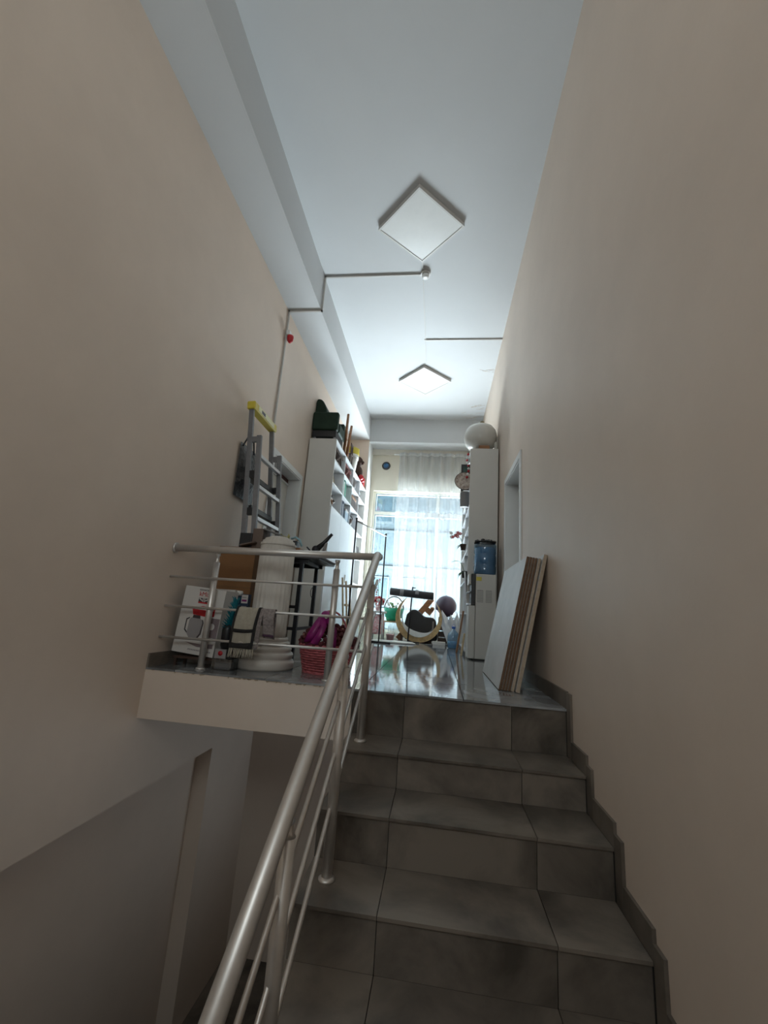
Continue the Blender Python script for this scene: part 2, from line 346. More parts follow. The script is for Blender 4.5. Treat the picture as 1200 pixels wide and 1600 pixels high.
# flight going further down on the left
b = MB(); p2 = [(-1.5, ZLOW-.02)]; n = 9; dy, dz = .29, (ZLOW-ZBOT)/9
for k in range(n): p2 += [(-1.5+dy*k, ZLOW-.02-dz*(k+1)), (-1.5+dy*(k+1), ZLOW-.02-dz*(k+1))]
p2 += [(-1.5+dy*n, ZBOT-.2), (-1.5+dy*(n-2), ZBOT-.2), (-1.5, ZLOW-.3)]
b.prism(p2, 'x', -2.70, -1.35)
st2 = b.build('stairs_down', GROUT); struct(st2, 'dark flight of steps leading down below the landing', 'stairs')
for k in range(n):
    zt = ZLOW-dz*(k+1); y0 = -1.5+dy*k
    MB().box(-2.55, -1.36, y0+.001, y0+dy+.01, zt-.02, zt).build('tread_tile', TILE_STEP, st2)
b = MB(); b.box(-2.8, 0, 1.0, 2.4, ZBOT-.2, ZBOT)
struct(b.build('floor_basement', TILE_STEP), 'dark tiled floor deep in the lower stairwell', 'floor')
b = MB(); b.box(-2.8, 0, 2.03, 2.3, ZBOT-.1, -.30)
struct(b.build('wall_under_landing', WALL), 'dim peach wall below the landing', 'wall')
b = MB(); b.box(XL+.02, XL+.12, -1.6, 2.1, ZBOT-.1, -1.45)
struct(b.build('wall_stairwell', WALL), 'dim wall under the upper stair flight', 'wall')

# skirtings
SK = .09
br = thing('baseboard_right', 'grey tile skirting stepping up along the right wall', 'baseboard', (0, 0, 0), kind='structure')
MB().box(-.012, 0, -NO, 1.1, .0, SK).build('skirting_tile', TILE_STEP, br)
for y0, y1 in ((1.1, RD[0]-.05), (RD[1]+.05, 3.4), (3.4, 4.6), (4.6, YWIN)): MB().box(-.012, 0, y0+.002, y1-.002, 0, SK).build('skirting_tile', TILE_STEP, br)
for k in range(1, 6):
    # vertical piece beside each riser and a flat piece beside each tread, mitred like the photo
    MB().box(-.0125, 0, Y[k-1]-NO-.068, Y[k-1]-NO-.0005, Z[k]+.001, Z[k-1]+SK*(.55 if k > 1 else .95)).build('skirting_tile', TILE_STEP, br)
    MB().prism([(Y[k]-NO, Z[k]), (Y[k-1]-NO-.07, Z[k]), (Y[k-1]-NO-.07, Z[k]+SK), (Y[k]-NO, Z[k]+SK)], 'x', -.012, 0).build('skirting_tile', TILE_STEP, br)
bl = thing('baseboard_left', 'grey tile skirting at the foot of the left landing wall', 'baseboard', (XW, 0, 0), kind='structure')
for y0, y1 in ((YS, .62), (.62, 1.1), (1.1, LD[0]-.05)): MB().box(XW, XW+.012, y0+.001, y1-.001, 0, .085).build('skirting_tile', TILE_STEP, bl)

# ------------------------------------------------------------------ railings
RX, RY = -1.13, 0.135; HZ = .785
def hz(y): return .797+.64*(y-.055)
rl = thing('landing_railing', 'satin metal railing across the landing edge over the stairwell', 'railing', (-1.85, RY, 0))
MB().tube([(XW+.012, RY, HZ), (-1.9, RY, HZ+.004), (RX-.026, RY, HZ+.012)], .024, 18).build('handrail', STEEL, rl)
MB().tube([(XW, RY, HZ), (XW+.014, RY, HZ)], .036, 18).build('wall_flange', STEEL, rl)
for z in (.588, .39, .188):
    MB().tube([(XW, RY-.0, z-.002), (RX-.005, RY, z+.010)], .0085, 10).build('rail', STEEL, rl)
for x in (-2.262, -1.412):
    p = MB().tube([(x, RY+.03, 0), (x, RY+.03, .70)], .0215, 16).build('post', STEEL, rl)
    MB().lathe([(.033, 0), (.033, .006), (.022, .014)], (x, RY+.03, 0), 18).build('foot_ring', STEEL, p)
    MB().lathe([(.0215, .70), (.012, .712), (.012, .745), (.017, .748), (.017, .765)], (x, RY+.03, 0), 14).build('neck', STEEL, p)
rs = thing('stair_railing', 'satin metal railing sloping down beside the steps', 'railing', (RX, -.8, 0))
ye_ = -2.1
MB().tube([(RX, RY-.004, HZ+.012), (RX, .06, hz(.06)), (RX, -1.0, hz(-1.0)), (RX, ye_, hz(ye_))], .024, 20).build('handrail', STEEL, rs)
MB().ball((RX, RY-.01, HZ+.012), .0265, 14, 10).build('corner_joint', STEEL, rs)
for off in (.2, .4, .6):
    MB().tube([(RX-.0, .13, hz(.13)-off), (RX-.0, ye_, hz(ye_)-off)], .0085, 10).build('rail', STEEL, rs)
for i, (y, k) in enumerate(((-.148, 1), (-.753, 3), (-1.345, 5), (-1.95, 6))):
    zt = hz(y)-.075; x = RX+.008
    p = MB().tube([(x, y, Z[k]), (x, y, zt)], .0215, 16).build('post', STEEL, rs)
    MB().lathe([(.033, 0), (.033, .006), (.022, .014)], (x, y, Z[k]), 18).build('foot_ring', STEEL, p)
    MB().lathe([(.0215, 0), (.012, .012), (.011, .04), (.011, .06)], (x, y, zt), 14).build('neck', STEEL, p)
    MB().ball((x+.004, y-.012, zt+.045), .014, 10, 8).build('knob', SILVER, p)
    for off in (.2, .4, .6):
        z = hz(y)-off; MB().tube([(x, y, z), (x-.012, y, z)], .014, 10).build('rail_clip', STEEL, p)

# ------------------------------------------------------------------ ceiling fittings
LAMPF = mat('lamp_frame_grey', (.55, .53, .50), .4, var=.03); LAMPD = mat('lamp_diffuser', (.70, .70, .68), .25, var=.03)
for n, (cx, cy, lab) in enumerate(((-1.05, .83, 'large diamond-set square ceiling panel lamp nearest the stairs'), (-1.085, 3.72, 'diamond-set square ceiling panel lamp farther off near the window'))):
    L_ = thing('ceiling_lamp', lab, 'lamp', (cx, cy, H), 'square panel lamps on the ceiling', rot=(0, 0, PI/4))
    a = .30; fr = MB()
    for x0, x1, y0, y1 in ((-a, a, -a, -a+.016), (-a, a, a-.016, a), (-a, -a+.016, -a+.016, a-.016), (a-.016, a, -a+.016, a-.016)): fr.box(x0, x1, y0, y1, -.045, -.002)
    fr.build('frame', LAMPF, L_, local=True)
    MB().box(-a+.016, a-.016, -a+.016, a-.016, -.040, -.004).build('diffuser', LAMPD, L_, local=True)
COND = mat('cable_duct', (.50, .48, .45), .5, var=.04)
def cable(name, lab, segs, w=.012):
    d = thing(name, lab, 'cable duct', segs[0][0]);
    for a, b_ in segs:
        a, b_ = Vector(a), Vector(b_); lo = [min(a[i], b_[i])-w for i in range(3)]; hi = [max(a[i], b_[i])+w for i in range(3)]
        MB().box(lo[0], hi[0], lo[1], hi[1], lo[2], hi[2]).build('duct_length', COND, d)
    return d
yc = 1.465; q = .010
cable('cable_duct', 'thin duct stepping over the boxed beam to the ceiling smoke detector', [((XW+q, yc, 2.06), (XW+q, yc, ZB-q)), ((XW+q, yc, ZB-q), (XF+q, yc, ZB-q)), ((XF+q, yc, ZB-q), (XF+q, yc, H-q)), ((XF+q, yc, H-q), (-1.06, yc, H-q))], .009)
cable('cable_duct', 'thin duct crossing the ceiling to the right wall', [((-1.055, 2.665, H-.008), (-.0, 2.665, H-.008))], .008)
cable('cable_duct', 'fine duct running along the ceiling between the two panel lamps', [((-1.05, 1.28, H-.005), (-1.05, 3.27, H-.005))], .004)
sd = thing('smoke_detector', 'small white smoke detector on the ceiling behind the near panel lamp', 'smoke detector', (-1.02, 1.455, H))
MB().lathe([(.055, -.03), (.055, 0)], (-1.02, 1.455, H), 22).build('base', LAMPF, sd)
MB().lathe([(.018, -.065), (.04, -.055), (.042, -.03)], (-1.02, 1.455, H), 22).build('sensor_head', TRIMW, sd)
al = thing('alarm_beacon', 'small red alarm beacon on the left wall duct', 'alarm light', (XW, yc, 3.40))
MB().bbox(XW+.0205, XW+.06, yc-.035, yc+.035, 3.415, 3.475, .006).build('base', TRIMW, al)
MB().lathe([(.012, -.085), (.032, -.06), (.038, -.02), (.036, 0)], (XW+.062, yc, 3.415), 16).build('red_lens', RED, al)
b = MB()
for i in range(14):       # hairline cracks and flaking by the far right corner
    a = random.uniform(2.4, 3.6); cx, cy, L_ = -.05-random.random()*.35, 4.6+random.random()*.55, random.uniform(.08, .22)
    b.box(-L_/2, L_/2, -.002, .002, -.0015, .0, Matrix.Translation((cx, cy, H)) @ Matrix.Rotation(a, 4, 'Z'))
for i in range(5):
    b.box(-.06, .06, -.002, .002, -.0015, 0, Matrix.Translation((-.18+.05*i, 3.45+.03*math.sin(i*2), H)) @ Matrix.Rotation(random.uniform(-.6, .6), 4, 'Z'))
b.build('plaster_cracks', CHIP, bpy.data.objects['ceiling'])
vp = thing('wall_vent', 'round dark blue vent on the cream wall above the window', 'vent', (-1.88, YWIN, 3.37))
MB().lathe([(.085, 0), (.085, .02), (.07, .03)], (0, 0, 0), 26, m=Matrix.Rotation(PI/2, 4, 'X')).build('rim', BLACK, vp, local=True)
MB().lathe([(.07, .018), (.05, .032), (.001, .036)], (0, 0, 0), 26, m=Matrix.Rotation(PI/2, 4, 'X')).build('blue_disc', mat('deep_blue_glass', (.03, .12, .25), .2, var=.5, scale=20), vp, local=True)

# ------------------------------------------------------------------ curtain
cu = thing('curtain', 'long white sheer curtain with a scalloped lace band over the window', 'curtain', (-.85, 5.52, .03))
def cfold(u):
    x = u
    return .055*math.sin(x*34)+.03*math.sin(x*61+1.3)+.015*math.sin(x*11+.4)
def cloth_strip(x0, x1, z0f, z1f, dy=0, nx=240, nz=24):
    vs = []; fs = []
    for j in range(nz+1):
        for i in range(nx+1):
            x = x0+(x1-x0)*i/nx; z0 = z0f(x); z1 = z1f(x); z = z0+(z1-z0)*j/nz
            k = .45+.55*min(1, (3.62-z)/2.2)
            vs.append((x+.01*math.sin(z*3+x*9), 5.52+cfold(x)*k+dy, z))
    for j in range(nz):
        for i in range(nx): a = j*(nx+1)+i; fs.append((a, a+1, a+nx+2, a+nx+1))
    return MB().add(vs, fs, True)
cloth_strip(-1.61, -.06, lambda x: .03, lambda x: 3.615).build('cloth', SHEER, cu)
cloth_strip(-1.61, -.06, lambda x: 2.26+.035*abs(math.sin(x*9)), lambda x: 2.36+.03*abs(math.sin(x*9)), -.008, nz=3).build('lace_band', LACE, cu)
cloth_strip(-1.61, -.06, lambda x: 3.55, lambda x: 3.615, -.01, nz=2).build('heading_tape', LACE, cu)
MB().tube([(-1.72, 5.56, 3.59), (-.02, 5.56, 3.59)], .012, 8).build('curtain_rail', TRIMW, cu)

# ------------------------------------------------------------------ the place outside the window
b = MB(); b.box(-9, 7, 5.95, 14.0, -.75, -.6)
struct(b.build('ground', mat('pale_paving', (.55, .56, .55), .8, var=.08, scale=2)), 'pale paved forecourt outside the window', 'ground')
FAC = mat('pale_blue_stone', (.036, .053, .060), .8, var=.5, scale=14, bump=.4, bscale=30)
FAC2 = mat('pale_render', (.042, .057, .062), .8, var=.1, scale=4)
bd = thing('opposite_building', 'pale blue stone building seen through the window glass', 'building', (-2.5, 14, -.6))
MB().box(-9, 5, 14.0, 14.6, -.6, 9).build('wall', FAC, bd)
for z in (.55, 2.15, 3.55): MB().box(-9, 5, 13.93, 14.0, z, z+.07).build('string_course', FAC2, bd)
for x in (-4.35, -3.0, -1.65):
    for z0, z1 in ((.8, 1.8), (3.9, 5.1)):
        w = MB().box(x-.42, x+.42, 13.94, 14.0, z0, z1).build('window', FAC2, bd); MB().box(x-.35, x+.35, 13.925, 13.94, z0+.07, z1-.07).build('pane', mat('far_glass', (.028, .046, .055), .3, var=.3), w)
#--OBJECTS--
# ------------------------------------------------------------------ leaning boards
def frame_m(o, ex, ey, ez):
    m = Matrix((ex, ey, ez)).transposed().to_4x4(); m.translation = o; return m
bspec = [(-.315, .445, 1.02, .018, 'pale_board_face', 'brown'), (-.294, .440, 1.02, .016, None, 'brown'), (-.276, .435, 1.01, .016, None, 'brown'), (-.258, .43, 1.01, .016, None, 'brown'), (-.238, .425, 1.0, .019, None, 'pale'), (-.212, .395, 1.02, .024, None, 'pale')]
blab = ['pale faced board at the front of the leaning stack', 'brown edged board second from the front of the leaning stack', 'brown edged board third from the front of the leaning stack', 'brown edged board fourth in the leaning stack', 'pale edged board fifth in the leaning stack against the wall', 'thick pale board nearest the right wall in the leaning stack']
th = math.radians(11.7)
for i, (x, y, Ln, tk, _, ed) in enumerate(bspec):
    ez = Vector((math.sin(th), 0, math.cos(th))); ey = Vector((0, 1, 0)); ex = ey.cross(ez)
    bo = thing('board', blab[i], 'board', (x, y, 0), 'boards leaning on the right wall')
    m = frame_m(Vector((x, y, .001+tk*math.sin(th))), ex, ey, ez); hh = .915+(.012 if i == 5 else -.003*i)
    edge = BRWNEDGE if ed == 'brown' else PARTIC
    MB().box(.0012, tk, 0, Ln, 0, hh, m).build('core', edge, bo, bevel=.001)
    MB().box(0, .0012, .001, Ln-.001, .001, hh-.001, m).build('face', BOARDF, bo)

# ------------------------------------------------------------------ water cooler and bottle
wc = thing('water_cooler', 'white floor-standing water cooler against the tall white cabinet', 'water cooler', (-.22, 2.65, 0))
cx0, cx1, cy0, cy1, ch_ = -.375, -.065, 2.50, 2.80, .965
MB().bbox(cx0+.075, cx1, cy0, cy1, .015, ch_, .008).build('body', COOLW, wc)
MB().bbox(cx0, cx0+.073, cy0, cy1, .015, .60, .01).build('lower_front', COOLW, wc)
MB().bbox(cx0+.025, cx0+.073, cy0+.002, cy1-.002, .602, ch_, .006).build('black_fascia', BLACK, wc)
MB().bbox(cx0-.004, cx0+.024, cy0+.02, cy1-.02, .84, ch_-.005, .006).build('top_front', COOLW, wc)
for k in range(3): MB().tube([(cx0-.02, cy0+.08+.07*k, .74), (cx0+.03, cy0+.08+.07*k, .76)], .011, 8).build('tap', SILVER, wc)
MB().bbox(cx0-.012, cx0+.03, cy0+.03, cy1-.03, .602, .625, .004).build('drip_tray', SILVER, wc)
for x in (-.282, -.185):
    v = MB().box(x, x+.068, cy0-.0012, cy0, .64, .78).build('vent', GREYV, wc)
    for k in range(7): MB().box(x+.004, x+.064, cy0-.0035, cy0-.0012, .650+k*.018, .657+k*.018).build('louvre', COOLW, v)
MB().box(-.295, -.235, cy0-.002, cy0, .885, .93).build('sticker', YELL, wc)
for x in (cx0+.04, cx1-.04):
    for y in (cy0+.04, cy1-.04): MB().lathe([(.018, 0), (.018, .016)], (x, y, 0), 10).build('foot', BLACK, wc)
wb = thing('water_bottle', 'large ribbed blue water bottle standing on the cooler', 'bottle', (-.185, 2.66, ch_))
r = .132
pr = [(.05, 0), (.10, .006), (r-.004, .02), (r, .05), (r, .10), (r-.008, .115), (r-.008, .13), (r, .145), (r, .225), (r-.008, .24), (r-.008, .255), (r, .27), (r, .36), (r-.012, .385), (r-.06, .392), (.001, .392)]
MB().lathe(pr, (-.185, 2.66, ch_), 30).build('shell', WGLASS, wb)
MB().lathe([(.05, .004), (r-.012, .02), (r-.012, .33), (.001, .331)], (-.185, 2.66, ch_), 26).build('water', mat('blue_water', (.24, .38, .50), .15, var=.15, scale=5), wb)
bk = thing('black_cloth', 'crumpled black bag lying on top of the blue water bottle', 'bag', (-.185, 2.66, ch_+.393))
b = MB(); rnd = random.Random(3); vs = []; nx = 16
for j in range(9):
    for i in range(nx+1):
        u = i/nx*2-1; w = j/8*2-1; vs.append((-.185+u*.125, 2.66+w*.09, ch_+.395+max(0, (1-u*u)*.5+.5)*(.012+.045*rnd.random())*(1-w*w*.8)))
b.add(vs, [(j*(nx+1)+i, j*(nx+1)+i+1, (j+1)*(nx+1)+i+1, (j+1)*(nx+1)+i) for j in range(8) for i in range(nx)])
n0 = len(b.v); b.add([(v.x, v.y, ch_+.3925) for v in list(b.v)], [tuple(reversed(f)) for f in b.f]); b.build('crumpled_sheet', BLACK, bk)
MB().box(-.30, -.07, 2.60, 2.72, ch_+.3925, ch_+.41).build('folded_edge', BLACK, bk)

# ------------------------------------------------------------------ right cabinet
rc = thing('tall_cabinet', 'tall white shelf cabinet on the right behind the water cooler', 'cabinet', (-.2, 3.6, 0))
RX0, RX1, RY0, RY1, RZ = -.378, -.016, 2.83, 4.45, 2.66
MB().box(RX0, RX1, RY0, RY0+.02, 0, RZ).build('side_panel', MELA, rc, bevel=.0015); MB().box(RX0, RX1, RY1-.02, RY1, 0, RZ).build('side_panel', MELA, rc)
MB().box(RX0, RX1, RY0+.02, RY1-.02, RZ-.02, RZ).build('top_panel', MELA, rc); MB().box(RX1-.008, RX1, RY0+.02, RY1-.02, .05, RZ-.02).build('back_panel', MELA, rc)
rsh = (.06, .52, .95, 1.335, 1.62, 1.90, 2.14)
for z in rsh: MB().box(RX0+.003, RX1-.01, RY0+.02, RY1-.02, z-.018, z).build('shelf', MELAF, rc)
MB().box(RX0+.003, RX1-.01, 3.62, 3.64, .06, RZ-.02).build('divider', MELAF, rc)
dm = Matrix.Translation((RX0, RY0+.03, .66)) @ Matrix.Rotation(math.radians(-9), 4, 'Z') @ Matrix.Rotation(math.radians(-4), 4, 'Y')
dr = MB().box(-.016, 0, 0, .75, 0, .36, dm).build('open_door', MELAF, rc)
for k in range(3): MB().box(-.019, -.016, .06+.2*k, .075+.2*k, .17+.04*k, .185+.04*k, dm).build('screw_cap', BLACK, dr)
# things on and sticking out of it
vz = thing('globe_jar', 'big pale round jar with a brass finial on top of the right cabinet', 'jar', (-.225, 3.02, RZ))
MB().bbox(-.27, -.13, 2.84, 3.1, RZ, RZ+.05, .004).build('wooden_stand', WOOD, vz)
pr = [(.09, .051), (.16, .075), (.205, .13), (.222, .20), (.222, .26), (.205, .33), (.165, .385), (.10, .42), (.04, .432), (.001, .433)]
MB().lathe(pr, (-.235, 3.03, RZ), 36).build('globe', IVORY, vz)
MB().lathe([(.012, .432), (.014, .45), (.03, .456), (.03, .475), (.012, .48)], (-.215, 3.03, RZ), 12).build('finial', mat('dull_brass', (.22, .17, .08), .4, .6, var=.2), vz)
MB().lathe([(.012, 0), (.02, .05), (.018, .13), (.008, .145)], (-.04, 2.95, RZ), 10).build('handle', IVORY, vz)
def tagd(o, label, cat, group=None): return tag(o, label, cat, group)
pf = thing('picture_frame', 'black picture frame sticking out high on the right cabinet', 'picture', (-.36, 3.35, 2.14))
b = MB(); x0, x1 = -.47, -.25
for a in ((x0, x0+.03, 2.142, 2.615), (x1-.03, x1, 2.142, 2.615), (x0+.03, x1-.03, 2.142, 2.172), (x0+.03, x1-.03, 2.585, 2.615)): b.box(a[0], a[1], 3.34, 3.36, a[2], a[3])
b.build('moulding', BLACK, pf); MB().box(x0+.03, x1-.03, 3.345, 3.355, 2.172, 2.585).build('picture', mat('dark_green_print', (.02, .06, .045), .4, var=.4, scale=12), pf)
fs = thing('bead_garland', 'red and white bead garland hanging beside the black frame', 'garland', (-.395, 3.0, 2.64))
for k in range(9): MB().ball((-.40-.012*math.sin(k*.9), 2.95+.01*(k % 3), 2.62-.04*k), .018, 8, 6).build('bead', RED if k % 2 == 0 else FLWHITE, fs)
MB().tube([(-.40-.012*math.sin(k*.9), 2.955+.01*(k % 3), 2.655-.04*k) for k in range(10)], .003, 6).build('string', DKWOOD, fs)
pp = thing('patterned_plate', 'round brown and cream patterned plate on the right cabinet', 'plate', (-.43, 3.1, 2.14))
mm = Matrix.Rotation(math.radians(80), 4, 'X')
MB().lathe([(.05, -.004), (.115, .0), (.135, .014), (.128, .016), (.10, .006), (.001, .004)], (-.43, 3.1, 2.27+.01), 28, m=mm).build('dish', mat('speckled_pattern', (.20, .11, .08), .4, col2=(.80, .70, .60), scale=24), pp)
MB().tube([Vector((-.43, 3.1, 2.28))+mm @ Vector((.133*math.cos(a*2*PI/32), .133*math.sin(a*2*PI/32), .015)) for a in range(32)], .005, 6, closed=True).build('rim', DKWOOD, pp)
MB().box(-.44, -.36, 3.06, 3.16, 2.1402, 2.15).build('easel_foot', DKWOOD, pp)
jg = thing('grey_vase', 'plain grey cylinder vase standing half off a cabinet shelf', 'vase', (-.42, 3.05, 1.90))
MB().lathe([(.055, 0), (.062, .01), (.065, .12), (.066, .200), (.060, .21), (.052, .195), (.05, .02), (.001, .018)], (-.425, 3.05, 1.901), 22).build('body', GREYC, jg)
MB().tube([(-.425+.066*math.cos(a*2*PI/20), 3.05+.066*math.sin(a*2*PI/20), 2.104) for a in range(20)], .004, 6, closed=True).build('lip', IVORY, jg)
bk_ = thing('dark_book', 'upright navy book beside the grey vase on the cabinet', 'book', (-.36, 2.9, 1.90))
MB().box(-.375, -.24, 2.872, 2.902, 1.901, 2.115).build('cover', NAVY, bk_); MB().box(-.37, -.245, 2.876, 2.898, 1.903, 2.1155).build('pages', PRINTW, bk_)
def orchid(x, y, z, lab, dark, sgn, full):
    t_ = thing('potted_orchid', lab, 'plant', (x, y, z), 'orchids on the right cabinet')
    MB().lathe([(.032, 0), (.04, .07), (.045, .085), (.040, .085), (.036, .07), (.001, .065)], (x, y, z+.001), 14).build('pot', dark, t_)
    MB().tube([(x, y, z+.065), (x-.03, y, z+.15), (x-.07, y, z+.21), (x-.13, y, z+.215), (x-.18, y, z+.19)], [.004, .004, .003, .003, .002], 6).build('stem', LEAF, t_)
    rr = random.Random(int(x*1000+z*77))
    for k in range(3):
        a = rr.uniform(-.6, .6)+PI; L2 = .10; b = MB()
        vs = []
        for i in range(7):
            u = i/6; w = .022*math.sin(PI*min(1, u+.08)); hgt = .07+.035*u-.07*u*u*(1+k*.4)
            for q_ in (-1, 1): vs.append((x+math.cos(a)*L2*u-math.sin(a)*w*q_, y+math.sin(a)*L2*u+math.cos(a)*w*q_, z+hgt))
        n_ = len(vs); vs += [(v[0], v[1], v[2]-.003) for v in vs]
        f_ = [(2*i, 2*i+1, 2*i+3, 2*i+2) for i in range(6)]+[(n_+2*i, n_+2*i+2, n_+2*i+3, n_+2*i+1) for i in range(6)]+[(2*i, 2*i+2, n_+2*i+2, n_+2*i) for i in range(6)]+[(2*i+1, n_+2*i+1, n_+2*i+3, 2*i+3) for i in range(6)]
        b.add(vs, f_, True).build('leaf', LEAF, t_)
    if full:
        for k in range(9):
            px, py, pz = x-.04-.13*rr.random(), y+rr.uniform(-.05, .05), z+.18+.07*rr.random(); b = MB()
            for a in range(5): b.ball((px+.014*math.cos(a*2*PI/5), py-.004, pz+.014*math.sin(a*2*PI/5)), .011, 6, 4, sy=.4)
            b.build('blossom', FLPINK if k % 3 else FLWHITE, t_)
orchid(-.42, 3.2, 1.336, 'pink flowering orchid in a brown pot on the right cabinet', DKWOOD, -1, True)
orchid(-.40, 3.0, .951, 'small leafy potted plant low on the right cabinet', BLACK, -1, False)
pk = thing('plank', 'short brown plank leaning at the foot of the right cabinet', 'plank', (-.43, 3.35, 0))
MB().box(0, .02, -.06, .06, .006, .55, Matrix.Translation((-.47, 3.35, 0)) @ Matrix.Rotation(math.radians(8), 4, 'Y')).build('brown_plank', WOOD, pk, bevel=.002)
pk = thing('plank', 'short pale plank leaning in front of the brown one by the cooler', 'plank', (-.42, 2.95, 0))
MB().box(0, .02, -.05, .05, .005, .27, Matrix.Translation((-.43, 2.96, 0)) @ Matrix.Rotation(math.radians(7), 4, 'Y')).build('pale_plank', PALEWOOD, pk, bevel=.002)

# ------------------------------------------------------------------ left shelf cabinet
lc = thing('shelf_cabinet', 'long white shelf cabinet with cubbyholes along the left wall', 'cabinet', (-2.37, 3.95, 0))
LX0, LX1, LZ = -2.555, -2.18, 2.70; cy = [2.70, 3.33, 3.955, 4.58, 5.205]; rz = [1.775, 2.09, 2.41, 2.70]
MB().box(LX0, LX1, cy[0]-.01, cy[0]+.01, 0, LZ).build('side_panel', MELA, lc, bevel=.0015); MB().box(LX0, LX1, cy[4]-.01, cy[4]+.01, 0, LZ).build('side_panel', MELA, lc)
MB().box(LX0, LX1, cy[0]+.01, cy[4]-.01, LZ-.018, LZ).build('top_panel', MELAF, lc); MB().box(LX0, LX0+.008, cy[0]+.01, cy[4]-.01, .05, LZ-.018).build('back_panel', MELAF, lc)
for z in rz[:3]: MB().box(LX0+.008, LX1-.001, cy[0]+.01, cy[4]-.01, z-.009, z+.009).build('shelf', MELAF, lc)
for z in (.06, .9, 1.35): MB().box(LX0+.008, LX1-.005, cy[3]+.01, cy[4]-.01, z-.009, z+.009).build('shelf', MELAF, lc)
for y in cy[1:4]:
    for i in range(3): MB().box(LX0+.008, LX1-.001, y-.009, y+.009, rz[i]+.009, rz[i+1]-(.018 if i == 2 else .009)).build('divider', MELAF, lc)
MB().box(LX0+.008, LX1-.001, cy[3]-.009, cy[3]+.009, .0, rz[0]-.009).build('divider', MELAF, lc)
for i in range(3):
    d = MB().box(LX1-.0, LX1+.018, cy[i]+(.002 if i else -.008), cy[i+1]-.002, .06, rz[0]-.012).build('door', MELAF, lc, bevel=.001)
    MB().box(LX1+.018, LX1+.03, cy[i+1]-.05, cy[i+1]-.035, .85, .97).build('handle', STEEL, d)
MB().box(LX0+.02, LX1-.02, cy[0]+.01, cy[3]-.01, 0, .06).build('plinth', MELA, lc)
# cubby contents
def small_chair(x, y, z, s_, m_, lab, yaw_=0, group='small chairs in the cubbyholes'):
    t_ = thing('small_chair', lab, 'chair', (x, y, z), group, rot=(0, 0, yaw_))
    def bx(n_, *a): MB().box(*[v*s_ for v in a]).build(n_, m_, t_, local=True)
    for sx in (-1, 1):
        for sy in (-1, 1): bx('leg', sx*.16-.015, sx*.16+.015, sy*.16-.015, sy*.16+.015, .0, .40)
    bx('seat', -.19, .19, -.19, .19, .40, .43)
    for sy in (-1, 1): bx('back_post', -.175, -.145, sy*.16-.015, sy*.16+.015, .43, .86)
    bx('top_rail', -.172, -.148, -.145, .145, .78, .85); bx('stretcher', -.145, .145, -.168, -.152, .14, .17); bx('stretcher', -.145, .145, .152, .168, .14, .17)
    for k in range(3): bx('slat', -.168, -.152, -.1+.085*k, -.07+.085*k, .43, .78)
small_chair(-2.40, 2.93, 2.42, .30, DKWOOD, 'tiny dark brown chair in the first top cubbyhole', PI)
small_chair(-2.38, 3.72, 2.42, .30, mat('red_brown_wood', (.14, .035, .03), .5, var=.2), 'tiny red-brown chair in the second top cubbyhole', PI)
for y0, m_, lab in ((2.76, DKWOOD, 'dark slatted crate front in the first top cubbyhole'), (3.39, MATS['red_brown_wood'], 'red-brown slatted crate front in the second top cubbyhole')):
    t_ = thing('slatted_crate', lab, 'crate', (-2.23, y0+.25, 2.42), 'slatted crates in the top cubbyholes')
    for k in range(6): MB().box(-2.235, -2.215, y0+.02+.082*k, y0+.05+.082*k, 2.4195, 2.60).build('slat', m_, t_)
    MB().box(-2.2145, -2.20, y0, y0+.50, 2.585, 2.625).build('top_rail', m_, t_); MB().box(-2.2145, -2.20, y0, y0+.50, 2.43, 2.455).build('bottom_rail', m_, t_)
    MB().box(-.006, .006, -.012, .012, 0, .30, Matrix.Translation((-2.196, y0+.08, 2.44)) @ Matrix.Rotation(math.radians(-58), 4, 'X')).build('brace', m_, t_)
t_ = thing('striped_vase', 'grey ribbed vase in the third top cubbyhole', 'vase', (-2.30, 4.25, 2.42))
MB().lathe([(.05, 0), (.09, .06), (.10, .14), (.07, .2), (.06, .225), (.05, .222), (.001, .2)], (-2.28, 4.25, 2.42), 32, flute=lambda a, z: 1+.05*math.cos(16*a)).build('body', GREYC, t_)
MB().lathe([(.06, .222), (.07, .23), (.06, .235)], (-2.28, 4.25, 2.42), 20).build('lip', IVORY, t_)
def pict(y, z, w, h, lab, m_, fm, lean=10):
    t_ = thing('picture_frame', lab, 'picture', (-2.30, y, z), 'pictures in the cubbyholes')
    mt = Matrix.Translation((-2.25, y, z+.001)) @ Matrix.Rotation(math.radians(-lean), 4, 'Y')
    b = MB(); q_ = .022
    for a in ((-w/2, w/2, 0, q_), (-w/2, w/2, h-q_, h), (-w/2, -w/2+q_, q_, h-q_), (w/2-q_, w/2, q_, h-q_)): b.box(-.02, 0, a[0], a[1], a[2]+.003, a[3]+.003, mt)
    b.build('moulding', fm, t_); MB().box(-.014, -.006, -w/2+q_, w/2-q_, q_+.003, h-q_+.003, mt).build('picture', m_, t_)
pict(3.0, 2.099, .24, .23, 'cream picture in a gilt frame in the first middle cubbyhole', mat('cream_print', (.6, .55, .42), .5, var=.2, scale=15), PALEWOOD)
pict(4.9, 2.099, .34, .28, 'pale picture in an ornate dark frame in the last middle cubbyhole', PRINTW, GREYC, 6)
